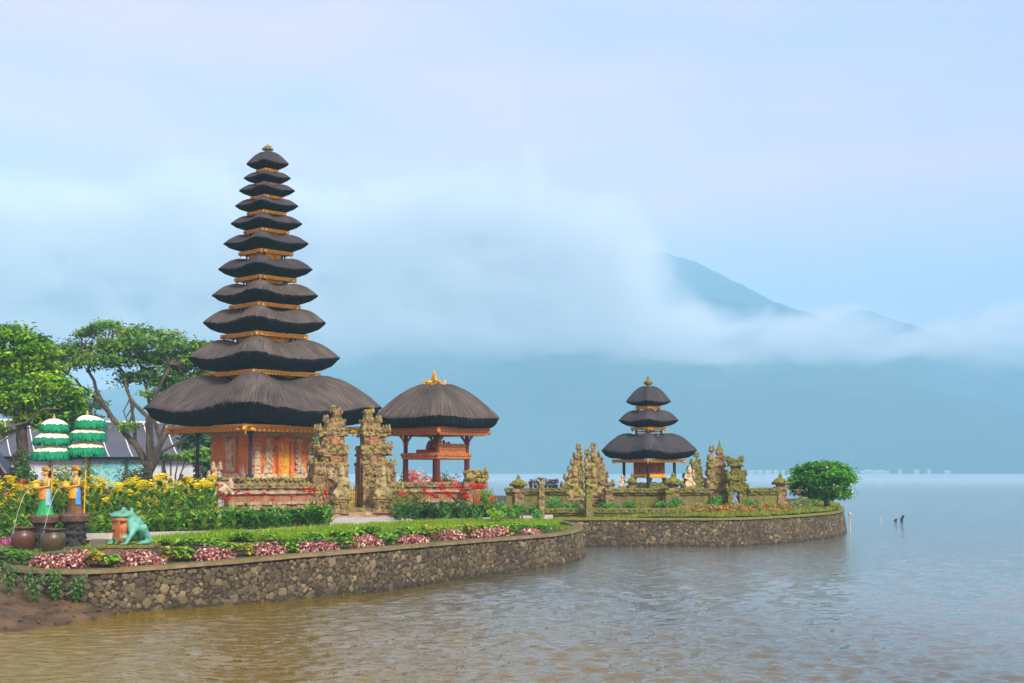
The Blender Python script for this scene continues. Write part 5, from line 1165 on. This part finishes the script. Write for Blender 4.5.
def lantern(px, D, ytop, ybase, w, label, group='squat stone lanterns on the walls', zb=None):
    k = mpx(D); z0 = GZ if zb is None else zb; p = pt(px, D, z0); root = thing('stone_lantern', label, 'stone lantern', (p.x, p.y, z0), .2, group); zt_ = zat(ytop, D) - z0; zl_ = zat(ybase, D) - z0; h = zt_ - zl_; r = w * k / 2
    m = MB(); m.carve(-r * .62, r * .62, -r * .62, r * .62, -.1, zl_, .03, .1, 5); m.carve(-r * .8, r * .8, -r * .8, r * .8, zl_ - .14, zl_, .03, .1, 5); m.obj('shaft', STONE, root)
    m = MB(); m.lathe([(r * .5, zl_), (r * .7, zl_ + h * .14), (r * 1.0, zl_ + h * .26), (r * 1.02, zl_ + h * .38), (r * .7, zl_ + h * .56), (r * .34, zl_ + h * .66), (r * .2, zl_ + h * .74), (r * .27, zl_ + h * .80), (r * .06, zl_ + h)], n=12)
    for q in range(20): a = q * .7; m.blob((r * math.cos(a), r * math.sin(a), zl_ + h * (.26 + .05 * (q % 4))), (r * .16,) * 3, jit=.25)
    m.obj('domed_cap', STONEM, root)
lantern(518.5, 55, 474.5, 489, 16, 'squat stone lantern right of the open pavilion, near the pedestal')
lantern(673.5, 58.6, 472, 488, 17, 'squat lantern on the wall directly right of the three-tiered shrine')
lantern(781, 61.2, 473, 487, 15, 'corner lantern at the right end of the far mossy wall')
lantern(632, 62, 473, 486, 9, 'smallest lantern, left of the posts of the three-tiered shrine')
for px, D, y0, y1, w, lab, cup in ((541, 52.2, 482, 514, 6, 'slim stone pedestal with a flat cup on top', True), (588.5, 54.7, 490, 519, 6.5, 'standing stone pillar on the lakeside wall before the far split gate', False), (608, 57, 489, 508, 8, 'short pillar with a mossy cap right of the far split gate', True), (668.5, 58.2, 491, 508, 9, 'leaning pinkish carved pedestal below the wall lantern', False)):
    k = mpx(D); p = pt(px, D); r = thing('stone_pillar', lab, 'pillar', tuple(p), .3, 'free-standing stone pillars'); h = zat(y0, D) - p.z; w_ = w * k / 2; m = MB()
    m.carve(-w_ * 1.2, w_ * 1.2, -w_ * 1.2, w_ * 1.2, -.15, .15, .02, .08, 5); m.carve(-w_, w_, -w_, w_, .15, h - .25, .025, .08, 5); m.carve(-w_ * .8, w_ * .8, -w_ * .8, w_ * .8, h - .25, h - .08, .02, .08, 5); m.carve(-w_ * 1.15, w_ * 1.15, -w_ * 1.15, w_ * 1.15, h - .09, h + .02, .02, .08, 5); m.obj('shaft', STONEM if not cup else STONE, r)
    if cup: m = MB(); m.lathe([(.05, h), (.06, h + .08), (.16, h + .14), (.17, h + .18)], n=10); m.obj('cup', STONE, r)
for k, px in enumerate((531, 535.5, 546, 550, 553.5, 556.5)):
    p = pt(px, 59.3, zat(488, 59.3)); r = thing('potted_plant', 'dark red potted plant, ' + ['first', 'second', 'third', 'fourth', 'fifth', 'last'][k] + ' from the lantern in the row on the hedge-topped wall', 'potted plant', tuple(p), 0, 'dark red potted plants on the wall')
    m = MB(); m.lathe([(.06, 0), (.09, .12), (.10, .13)], n=8); m.obj('pot', DARKSTONE, r)
    m = MB(); leafcloud(m, (0, 0, .26), (.13, .13, .17), 90, .05, [(.16, .03, .05), (.10, .02, .04), (.08, .06, .04)], .5, .1); m.obj('foliage', LEAFM, r)

# ------------------------------------------------------------------ parasols, statues and pots at the left
GREEN = mat('green_fringe', (.008, .30, .14), (.004, .20, .09), 9, .8, .015, 30); CREAM = mat('cream_cloth', (.88, .88, .62), (.80, .84, .56), 5, .8, .01, 30)
def parasol(px, D, tiers_, label):
    k = mpx(D); p = pt(px, D); root = thing('ceremonial_parasol', label, 'parasol', tuple(p), 0, 'three-tiered green and white parasols'); top = zat(tiers_[0][2], D) - p.z
    m = MB(); m.tube([(0, 0, -.05), (0, 0, top)], [.022, .016], n=8); m.obj('pole', GOLD, root)
    for (xa, xb, y0, y1, y2) in tiers_:
        r = (xb - xa) / 2 * k; cx = ((xa + xb) / 2 - px) * k; za, zb, zc = [zat(y, D) - p.z for y in (y0, y1, y2)]; n = 64; rows = []; rows2 = []
        for j, (rr, zz_) in enumerate([(.04, za), (.35, za - .12 * (za - zb)), (.7, za - .42 * (za - zb)), (.92, zb + .18 * (za - zb)), (1.0, zb)]): rows.append([(cx * rr ** 2 + r * rr * math.cos(a) , r * rr * math.sin(a), zz_ + .012 * math.cos(8 * a) * rr) for a in np.arange(n) * 6.2832 / n])
        m = MB(); m.grid(np.array(rows), close_v=True); c_ = m.obj('canopy', CREAM, root, smooth=True)
        for j, (rr, zz_) in enumerate([(1.0, zb + .005), (1.03, zb * .6 + zc * .4), (.985, zc)]): rows2.append([(cx + r * rr * math.cos(a) * (1 + .02 * nr.standard_normal() * (j > 0)), r * rr * math.sin(a) * (1 + .02 * nr.standard_normal() * (j > 0)), zz_ + (.02 * nr.standard_normal() if j == 2 else 0) + (.018 * nr.standard_normal() if j == 0 else 0)) for a in np.arange(n) * 6.2832 / n])
        m = MB(); m.grid(np.array(rows2), close_v=True)
        for q in range(170): a = rnd.uniform(0, 6.28); m.leaf((cx + r * math.cos(a), r * math.sin(a), zb + rnd.uniform(-.03, .03)), (math.cos(a) * .25, math.sin(a) * .25, -1), (zb - zc) * rnd.uniform(.7, 1.12), .05, droop=0, fold=.1, seg=2)
        m.obj('fringe', GREEN, c_)
    m = MB(); m.lathe([(.05, 0), (.03, .04), (.05, .08), (.02, .12), (.0, .2)], n=8, c=(0, 0, top - .03)); m.obj('finial', GOLDLEAF, root)
parasol(50, 37.6, [(37, 64, 418.5, 425, 432), (31, 66.5, 431, 438.5, 445), (30, 67, 444.5, 452, 460)], 'green and cream three-tiered parasol above the statue in the green skirt')
parasol(83.5, 37.9, [(72.5, 101, 415, 421, 428.5), (67, 102, 428, 433.5, 441), (64.5, 101, 440.5, 448, 456)], 'green and cream three-tiered parasol above the statue in the orange sash')
SKIN = mat('golden_skin', (.62, .40, .12), (.50, .30, .07), 7, .5, coat=.2)
def maiden(px, D, ybase, label, skirt, sash, skirt2):
    p = pt(px, D); root = thing('maiden_statue', label, 'statue', tuple(p), R(-38), 'golden maiden statues pouring water'); root.scale = (1.12, 1.12, .96); h0 = zat(ybase, D) - p.z
    sc = 1.36 / 1.62
    def q(x, y, z): return (x * sc, y * sc, h0 + z * sc)
    parts = [('e', q(0, 0, 1.42), (.082 * sc, .092 * sc, .115 * sc)), ('l', q(0, .01, 1.24), q(0, 0, 1.34), .05 * sc, .045 * sc), ('e', q(0, 0, 1.12), (.15 * sc, .095 * sc, .13 * sc)), ('e', q(0, 0, .95), (.115 * sc, .085 * sc, .15 * sc)), ('e', q(0, .01, .80), (.155 * sc, .12 * sc, .14 * sc)),
             ('e', q(-.055, -.085, 1.10), (.05 * sc,) * 3), ('e', q(.055, -.085, 1.10), (.05 * sc,) * 3), ('l', q(-.07, 0, .78), q(-.06, -.02, .35), .095 * sc, .06 * sc), ('l', q(.07, 0, .78), q(.07, -.01, .35), .095 * sc, .06 * sc), ('l', q(-.06, -.02, .35), q(-.06, 0, .03), .06 * sc, .04 * sc), ('l', q(.07, -.01, .35), q(.07, 0, .03), .06 * sc, .04 * sc),
             ('l', q(-.06, -.08, .03), q(-.06, .02, .03), .035 * sc, .04 * sc), ('l', q(.07, -.08, .03), q(.07, .02, .03), .035 * sc, .04 * sc),
             ('e', q(0, -.095, 1.41), (.014, .02, .02)), ('e', q(.085, 0, 1.42), (.015, .02, .03)), ('e', q(-.085, 0, 1.42), (.015, .02, .03))]
    for s in (-1, 1):
        parts += [('l', q(s * .15, 0, 1.20), q(s * .20, -.04, .97), .048 * sc, .038 * sc), ('l', q(s * .20, -.04, .97), q(s * .07, -.24, .93), .036 * sc, .028 * sc), ('e', q(s * .05, -.27, .93), (.035 * sc, .05 * sc, .025 * sc))]
        for f in range(4): parts += [('l', q(s * .05 - .012 * s * f, -.27, .945 - .013 * f), q(s * .01 - .006 * s * f, -.335, .93 - .013 * f), .0105, .009)]
        parts += [('l', q(s * .06, -.25, .955), q(s * .045, -.30, .985), .012, .009)]
    fuse('body', parts, SKIN, root, voxel=.013, smooth_it=1)
    def ring(name, prof, matl, n=28, wob=.02, x0=0):
        m = MB(); m.grid(np.array([[q(r * math.cos(a) * (1 + wob * math.sin(9 * a)), r * .8 * math.sin(a) * (1 + wob * math.sin(9 * a)), z) for a in np.arange(n) * 6.2832 / n] for r, z in prof]), close_v=True); return m.obj(name, matl, root, smooth=True)
    ring('skirt', [(.125, .92), (.175, .82), (.19, .65), (.195, .40), (.24, .15), (.30, .0)], skirt, wob=.05)
    ring('bodice', [(.112, .90), (.122, .98), (.160, 1.08), (.162, 1.14), (.13, 1.18)], mat('gold_bodice', (.50, .36, .05), (.25, .22, .04), 14, .5))
    m = MB(); n = 18; rows = [[q(r * math.cos(a), r * .85 * math.sin(a), z) for a in np.linspace(R(215), R(215 + 120), n)] for r, z in ((.165, .92), (.205, .80), (.215, .66), (.205, .54))]; m.grid(np.array(rows)); m.obj('sash', sash, root, smooth=True)
    m = MB(); n = 10; rows = [[q(r * math.cos(a), r * .85 * math.sin(a), z) for a in np.linspace(R(325), R(368), n)] for r, z in ((.17, .90), (.215, .74), (.22, .52), (.24, .34))]; m.grid(np.array(rows)); m.obj('skirt_fold', skirt2, root, smooth=True)
    m = MB(); v, f = ICO[2]; w = v * np.array([.098, .10, .11]) * sc; m.add(w + np.array(q(0, .03, 1.44)), f); m.blob(q(0, .11, 1.38), (.06 * sc, .05 * sc, .09 * sc), sub=2, jit=.02); m.obj('hair', mat('dark_hair', (.03, .02, .015), (.02, .015, .01), 5, .6), root, smooth=True)
    m = MB(); m.lathe([(.095, 0), (.11, .03), (.085, .07), (.05, .10), (.0, .13)], n=14, c=q(0, 0, 1.49))
    for k in range(9):
        a = R(180 + 22.5 * k); c = q(.115 * math.cos(a), .115 * math.sin(a), 1.50); m.leaf(c, (math.cos(a) * .2, math.sin(a) * .2, 1), .06 + .05 * math.sin(R(22.5 * k)), .045, droop=0, seg=2)
    for s in (-1, 1): m.blob(q(s * .10, 0, 1.50), (.03, .03, .05), sub=2, jit=.05)
    m.obj('crown', GOLDLEAF, root)
    m = MB(); m.lathe([(.03, -.10), (.075, -.06), (.09, .0), (.07, .06), (.035, .09), (.05, .11)], n=14, c=q(0, -.31, .97)); m.obj('jug', GOLD, root, smooth=True)
    m = MB()
    for s in (-.033, .033): m.blob(q(s, -.083, 1.43), (.012, .006, .006), jit=0)
    m.obj('eyes', DARKSTONE, root)
    pts = [q(0, -.38 - .6 * t ** .8, .93 - 1.5 * t * t) for t in np.linspace(0, 1, 12)]
    m = MB(); m.tube(pts, [.004] * 12, n=6); m.obj('water_jet', mat('falling_water', (.75, .8, .78), (.6, .68, .66), 20, .15), root, smooth=True)
    m = MB(); hh = h0 + .02
    m.lathe([(.34, -.08), (.34, .06), (.26, .09), (.24, hh * .35), (.29, hh * .45), (.24, hh * .55), (.25, hh * .75)], n=14)
    for k in range(22): a = k * 2.4; m.blob((.27 * math.cos(a), .27 * math.sin(a), rnd.uniform(.1, hh * .7)), (.05, .05, .06), jit=.2)
    m.obj('pedestal', DARKSTONE, root)
    m = MB(); m.lathe([(.25, hh * .72), (.34, hh * .80), (.36, hh * .95), (.33, hh)], n=18); m.obj('basin_rim', mat('brown_stone', (.16, .09, .06), (.08, .05, .035), 6, .8, .03, 18), root)
    return root
maiden(44, 35.3, 514, 'golden maiden statue in a bright green skirt pouring water from a jug', mat('green_skirt', (.02, .42, .10), (.015, .30, .08), 5, .5), mat('orange_sash', (.70, .32, .02), (.5, .2, .02), 9, .6), mat('pale_blue_fold', (.25, .42, .60), (.15, .3, .5), 7, .6))
maiden(74, 35.5, 513, 'golden maiden statue in a brown and blue skirt with an orange sash, pouring water', mat('brown_skirt', (.18, .08, .03), (.10, .05, .02), 9, .6), mat('yellow_sash', (.85, .42, .02), (.7, .3, .02), 9, .6), mat('blue_fold', (.06, .28, .65), (.04, .18, .5), 7, .6))
def pot(px, D, label, c1, c2, sx=1.0):
    p = pt(px, D); root = thing('water_pot', label, 'pot', tuple(p), 0, 'large clay water pots'); m = MB()
    m.lathe([(.16, 0), (.22, .06), (.30, .26), (.325, .42), (.30, .54), (.22, .61), (.215, .64), (.31, .665), (.31, .69), (.20, .69), (.18, .60), (.0, .56)], n=36, cap=False); m.obj('pot_body', mat(label[:12], c1, c2, 3, .38, .004, 12, spec=.5), root, smooth=True)
    root.scale = (sx, sx, 1.0)
    m = MB(); m.lathe([(.19, .60), (.0, .602)], n=24, cap=False); m.obj('water', mat('pot_water', (.02, .02, .015), (.03, .03, .02), 3, .05), root)
pot(23.5, 35.0, 'big reddish brown glazed clay pot, the left of two', (.11, .045, .025), (.06, .032, .02))
pot(53, 34.0, 'big olive brown clay pot in front of the green-skirted statue', (.085, .060, .028), (.05, .036, .018))
m = MB(); m.carve(-.19, .19, -.16, .16, 0, .30, .006, .1, 3); o = m.obj('concrete_block', mat('dull_concrete', (.15, .14, .11), (.10, .095, .075), 5, .9, .01, 20), None, tuple(pt(99.5, 34.6)), .05); tag(o, 'small plain grey concrete block between the statues and the frog', 'block')
for k, (px, D, w, d, lab) in enumerate([(38, 33.2, .9, .5, 'flat dark stone slab in front of the left pot'), (14, 33.4, .6, .45, 'flat dark stone slab at the left edge'), (62, 33.5, .8, .45, 'flat stone slab under the olive pot'), (84, 34.4, .8, .4, 'flat stone slab beside the right statue pedestal'), (3, 32.4, .55, .6, 'upright rough stone at the left edge below the slabs')]):
    m = MB(); m.carve(-w / 2, w / 2, -d / 2, d / 2, 0, .14 if k < 4 else .32, .025, .1, 3); q = pt(px, D); tag(m.obj('stone_slab', mat('slab_stone', (.13, .12, .10), (.06, .055, .045), 4, .8, .02, 12), None, (q.x, q.y, q.z - .03), rnd.uniform(-.1, .1)), lab, 'stone slab', 'stone slabs around the pots')
# frog on its plinth
p = pt(129, 31.0); pz = zat(544.5, 31.0)
m = MB(); m.carve(-.62, .62, -.42, .42, -.12, pz - p.z - .05, .012, .08, 5); pl = thing('low_plinth', 'low mossy brick plinth under the frog statue', 'plinth', tuple(p), R(4)); m.obj('brick_core', mat('plinth_brick', (.20, .15, .09), (.10, .075, .045), 6, .9, .03, 14, moss=.3), pl)
m = MB(); m.carve(-.65, .65, -.45, .45, pz - p.z - .06, pz - p.z, .012, .08, 5); m.obj('top_slab', STONEM, pl)
FROG = mat('turquoise_paint', (.07, .33, .24), (.18, .46, .36), 5, .55, .012, 18, moss=.16, mosscol=(.10, .16, .08))
fr = thing('frog_statue', 'turquoise wide-mouthed frog statue with orange mouth, left of the path', 'frog statue', (p.x - .07, p.y, pz), R(-38)); fr.scale = (.94, .94, .97)
# modelled facing -y
parts = [('e', (0, .16, .44), (.30, .36, .29), 0, R(-28)), ('e', (0, -.14, .72), (.31, .32, .11), 0, R(4)), ('e', (0, .02, .60), (.28, .26, .2)), ('e', (0, -.04, .18), (.24, .22, .10)), ('e', (-.15, .0, .83), (.075, .085, .075)), ('e', (.15, .0, .83), (.075, .085, .075)), ('e', (0, .30, .25), (.27, .24, .2)),
         ('e', (-.24, -.02, .45), (.07, .13, .22)), ('e', (.24, -.02, .45), (.07, .13, .22))]
for s in (-1, 1):
    parts += [('l', (s * .27, .05, .42), (s * .33, -.10, .24), .10, .07), ('l', (s * .33, -.10, .24), (s * .27, -.20, .05), .06, .05), ('l', (s * .24, .30, .22), (s * .42, .18, .40), .13, .12), ('l', (s * .42, .18, .40), (s * .40, .40, .12), .11, .075), ('l', (s * .40, .42, .07), (s * .42, .16, .05), .06, .05)]
    for k in (-1, 0, 1): parts += [('l', (s * .27, -.20, .04), (s * .27 + k * .07, -.32, .03), .035, .028), ('l', (s * .42, .18, .04), (s * .43 + k * .06, .05, .03), .035, .028)]
fuse('body', parts, FROG, fr, voxel=.028)
OR = mat('orange_mouth', (.50, .13, .03), (.42, .24, .10), 9, .6, .02, 16)
fuse('mouth', [('e', (0, -.13, .42), (.20, .16, .20)), ('e', (.02, -.12, .20), (.13, .13, .18)), ('e', (0, -.20, .60), (.27, .20, .07)), ('e', (.0, -.26, .64), (.24, .14, .03))], OR, fr, voxel=.028)
m = MB()
for k in range(4): a = R(-75 + 15 * k); m.leaf((.03 * (k - 4), -.27, .36), (math.sin(a), -.8, .25 * math.cos(3 * a)), .22, .10, droop=.3, col=(1, 1, 1), seg=3)
for k in range(7): m.tube([(-.15 + .05 * k, -.33, .58), (-.13 + .045 * k, -.30, .38), (-.10 + .035 * k, -.26, .12)], [.015, .02, .012], n=6)
m.obj('petals', OR, fr)
m = MB()
for s in (-1, 1): m.blob((s * .165, -.055, .845), (.045, .04, .05), sub=2, jit=0)
m.obj('eye', DARKSTONE, fr)

# ------------------------------------------------------------------ buildings and people behind
hx0, hD = xat(-120, 97), 97.0; ang = R(27); hl = 25.5
hall = thing('long_hall', 'long low hall with a dark grey sheet roof and white ribs behind the trees', 'building', (xat(-70, 92), 92, GZ), ang)
ROOF = mat('grey_roof_sheet', (.085, .09, .115), (.06, .065, .085), .6, .5, .01, 30); WHITE = mat('white_paint', (.75, .75, .73), (.6, .6, .6), 4, .6)
m = MB(); prof = []
for t in np.linspace(0, 1, 10): prof.append((-.2 + 5.2 * t, 4.15 - GZ + (6.9 - 4.15) * (t ** 1.25)))
rows = [[(x, y, z) for y, z in prof] for x in np.linspace(-4, hl - 4.2, 30)]; m.grid(np.array(rows)[::-1]); back = [[(x, 10.2 - y, z) for y, z in prof] for x in np.linspace(-4, hl - 4.2, 30)]; m.grid(np.array(back))
x1 = hl - 4.2; m.add([(x1, y, z) for y, z in prof] + [(x1, 10.2 - y, z) for y, z in prof[::-1]], [list(range(20))]); rf = m.obj('roof', ROOF, hall, smooth=True)
m = MB()
for k in range(15): x = -3.4 + 1.72 * k; m.tube([(x, y, z + .05) for y, z in prof], .055, n=5)
m.tube([(-4, 5.0, 6.95 - GZ), (x1, 5.0, 6.95 - GZ)], .09, n=6); m.obj('roof_rib', WHITE, rf, smooth=True)
m = MB(); m.box((hl / 2 - 4.2, 5.1, 1.35), (hl - 1.6, 8.8, 2.9)); m.obj('wall', mat('pale_wall', (.55, .60, .62), (.45, .5, .52), 2, .8), hall)
mu = bpy.data.materials.new('painted_landscape'); mu.use_nodes = True; t = mu.node_tree; pb = t.nodes['Principled BSDF']; tcn = N(t, 'ShaderNodeTexCoord'); nz_ = N(t, 'ShaderNodeTexNoise', Scale=1.6, Detail=8.0); L(t, tcn, 'Object', nz_, 'Vector')
rmp = ramp(t, [(.36, (.04, .24, .22)), (.45, (.08, .42, .42)), (.53, (.25, .55, .62)), (.60, (.12, .26, .10)), (.68, (.30, .50, .62))]); L(t, nz_, 'Fac', rmp, 0); L(t, rmp, 0, pb, 'Base Color')
m = MB(); m.box((12.6, .62, 1.45), (4.6, .06, 2.2)); m.obj('mural', mu, hall)
m = MB(); m.box((hl / 2 - 4.2, .3, 2.78), (hl - .4, .08, .22)); m.obj('gutter', BLACKWOOD, hall)
for k in range(9):
    m = MB(); m.box((-3 + 2.75 * k, .35, 1.4), (.16, .16, 2.8)); m.obj('veranda_post', DARKWOOD, hall)
hut = thing('small_hut', 'small brown gabled hut cut by the left edge of the picture', 'hut', (xat(-14, 64), 64, GZ), R(12))
m = MB(); m.box((0, 0, .75), (2.2, 2.2, 1.5)); m.obj('wall', mat('dark_fence_wood', (.10, .09, .08), (.16, .14, .11), 9, .8, .02, 14), hut)
m = MB(); z0 = 1.5; m.add([(-1.1, -1.1, z0), (1.1, -1.1, z0), (0, -1.1, z0 + 1.55), (-1.1, 1.1, z0), (1.1, 1.1, z0), (0, 1.1, z0 + 1.55)], [[0, 1, 2], [5, 4, 3], [0, 3, 4, 1]]); m.obj('gable', REDWOOD, hut)
for s in (-1, 1):
    m = MB(); m.add([(0, -1.4, z0 + 1.72), (s * 1.5, -1.4, z0 - .38), (s * 1.5, 1.4, z0 - .38), (0, 1.4, z0 + 1.72), (0, -1.4, z0 + 1.60), (s * 1.42, -1.4, z0 - .42), (s * 1.42, 1.4, z0 - .42), (0, 1.4, z0 + 1.60)], [[0, 1, 2, 3], [7, 6, 5, 4], [0, 4, 5, 1], [1, 5, 6, 2], [2, 6, 7, 3]]); r_ = m.obj('roof', ROOF, hut)
    m = MB(); m.tube([(0, -1.43, z0 + 1.70), (s * 1.5, -1.43, z0 - .38)], .05, n=4); m.obj('barge_board', WHITE, r_)
m = MB()
for k in range(12): m.blob((rnd.uniform(-.3, .6), -1.14, z0 + rnd.uniform(.1, .7)), (.12, .05, .12), jit=.2)
m.obj('gilt_carving', GOLD, hut)
p = pt(14, 61); m = MB(); m.carve(-.35, .35, -.35, .35, 0, .3, .03, .12, 4); m.carve(-.25, .25, -.25, .25, .3, 1.5, .03, .12, 4); m.carve(-.36, .36, -.36, .36, 1.5, 1.7, .03, .12, 4); m.carve(-.2, .2, -.2, .2, 1.7, 1.95, .03, .12, 4); tag(m.obj('stone_post', mat('dark_post_stone', (.07, .07, .065), (.04, .045, .04), 4, .9, .03, 14, moss=.1), None, tuple(p)), 'dark stone post between the small hut and the clipped shrub', 'post')
def person(px, D, label, shirt, trousers, hatc, hat=False, rz=0.0):
    p = pt(px, D, GZ); root = thing('person', label, 'person', tuple(p), rz)
    sk = [('e', (0, 0, 1.50), (.078, .095, .115)), ('l', (0, .01, 1.30), (0, 0, 1.42), .055, .05), ('e', (0, 0, 1.18), (.17, .10, .17)), ('e', (0, 0, .95), (.15, .10, .14)), ('e', (0, -.095, 1.49), (.016, .02, .02)), ('e', (.08, 0, 1.5), (.015, .02, .03)), ('e', (-.08, 0, 1.5), (.015, .02, .03))]
    for s in (-1, 1):
        sk += [('l', (s * .09, 0, .88), (s * .10, -.02, .48), .085, .06), ('l', (s * .10, -.02, .48), (s * .10, .02, .07), .055, .038), ('l', (s * .10, .03, .04), (s * .11, -.12, .03), .04, .035), ('l', (s * .18, 0, 1.30), (s * .24, .01, 1.03), .05, .038), ('l', (s * .24, .01, 1.03), (s * .20, -.16, .90), .035, .028), ('e', (s * .19, -.2, .88), (.03, .04, .04))]
        for f in range(4): sk.append(('l', (s * .19, -.22, .895 - .012 * f), (s * (.18 - .005 * f), -.285 + .006 * abs(f - 1), .87 - .012 * f), .0095, .008))
        sk.append(('l', (s * .165, -.20, .90), (s * .15, -.245, .90), .011, .009))
    fuse('body', sk, mat('skin', (.42, .24, .15), (.36, .20, .12), 5, .6), root, voxel=.016, smooth_it=1)
    tor = [('e', (0, 0, 1.18), (.19, .125, .19)), ('e', (0, 0, .96), (.17, .125, .17))] + [('l', (s * .17, 0, 1.30), (s * .23, .01, 1.06), .068, .055) for s in (-1, 1)]
    fuse('shirt', tor, shirt, root, voxel=.025); fuse('trousers', [('e', (0, 0, .88), (.165, .12, .1))] + [('l', (s * .09, 0, .86), (s * .10, 0, .12), .10, .065) for s in (-1, 1)], trousers, root, voxel=.025)
    m = MB(); v, f = ICO[3]; w = v[:] * np.array([.092, .108, .10]); m.add(w + np.array([0, .03, 1.535]), f)
    if hat: m.lathe([(.22, 1.53), (.12, 1.56), (.115, 1.65), (.06, 1.69), (0, 1.70)], n=16, cap=False)
    m.obj('hat' if hat else 'hair', hatc, root, smooth=True)
    m = MB()
    for s in (-.03, .03): m.blob((s, -.088, 1.51), (.011, .006, .006), jit=0)
    m.obj('eyes', DARKSTONE, root)
C_ = lambda n, c: mat(n, c, tuple(q * .8 for q in c), 6, .85)
person(164, 71, 'person in a round pink hat and lilac shirt standing under the spreading tree', C_('lilac_shirt', (.50, .42, .62)), C_('dark_trousers', (.04, .04, .06)), C_('pink_hat', (.75, .22, .35)), True, .3)
person(158.5, 72.5, 'person in a white shirt just left of the pink-hatted visitor', C_('white_shirt', (.75, .75, .75)), C_('blue_trousers', (.06, .08, .16)), C_('black_hair', (.02, .02, .02)), False, -.2)
person(181, 71.5, 'person in a teal shirt between the spreading tree and the porch post', C_('teal_shirt', (.03, .35, .42)), C_('grey_trousers', (.12, .12, .12)), C_('brown_hair', (.05, .03, .02)), False, .1)
person(35.5, 66, 'person in a bright blue shirt under the left parasol behind the flowers', C_('blue_shirt', (.03, .24, .60)), C_('black_trousers', (.02, .02, .03)), C_('dark_brown_hair', (.03, .02, .015)), False, .5)

# ------------------------------------------------------------------ the open lake: stakes and the far shore
for px, y0, y1, r, lab, tilt in ((850, 514, 532, .03, 'thin grey stake standing in the water off the end of the point', .02), (881, 516, 522, .02, 'very thin short stake in the open lake', 0), (901, 515.5, 522, .09, 'thick dark stump leaning in the open lake', .18), (895, 519, 521.5, .09, 'small dark stub beside the leaning stump', .1)):
    D = dat(y1, 0); h = zat(y0, D); m = MB(); m.tube([(0, 0, -.6), (tilt * .3, 0, h * .5), (tilt, 0, h)], [r, r, r * .8], n=8)
    if r < .05 and h > .5: m.box((0.01, 0, h), (r * 4, r * 3, r * 5))
    tag(m.obj('water_stake' if r < .05 else 'wooden_stump', BLACKWOOD if r > .05 else STONEG, None, (xat(px, D, 0), D, 0), 0, True), lab, 'stake' if r < .05 else 'stump')
HW = mat('white_plaster', (.42, .42, .42), (.25, .27, .29), .2, .8)
fb = [(327, 10), (334, 6), (746, 8), (752, 14), (760, 7), (768, 9), (776, 6), (784, 7), (863, 6), (868, 8), (874, 7), (880, 9), (886, 8), (900, 4), (916, 6), (929, 5), (947, 7)]
wh = ['first', 'second', 'third', 'fourth', 'fifth', 'sixth', 'seventh', 'eighth', 'ninth']
for k, (px, w) in enumerate(fb):
    D = SHORE - (22 if k % 2 else 30); kk = mpx(D); W = w * kk * .75; hh = rnd.uniform(2.0, 3.4) * kk
    if k < 2: lab = ['wider far white house across the lake between the shrine and the pavilion', 'smaller far white house beside it, just left of the gate'][k]
    elif k < 8: lab = wh[k - 2] + ' far white house from the left in the group between the corner lantern and tower'
    elif k < 13: lab = wh[k - 8] + ' far white house from the round tree, across the lake'
    else: lab = wh[k - 13] + ' isolated white shed on the far right shore'
    r = thing('lakeside_house', lab, 'house', (xat(px, D, 3), D, -.3), rnd.uniform(-.2, .2), 'white houses on the far shore'); m = MB(); m.box((0, 0, hh / 2 - 1), (W, 6, hh + 2)); m.obj('wall', HW, r)
    m = MB(); m.add([(-W * .54, -3.4, hh), (W * .54, -3.4, hh), (W * .54, 3.4, hh), (-W * .54, 3.4, hh), (-W * .45, 0, hh + 1.5), (W * .45, 0, hh + 1.5)], [[0, 1, 5, 4], [2, 3, 4, 5], [1, 2, 5], [3, 0, 4], [3, 2, 1, 0]]); m.obj('roof', HW, r)
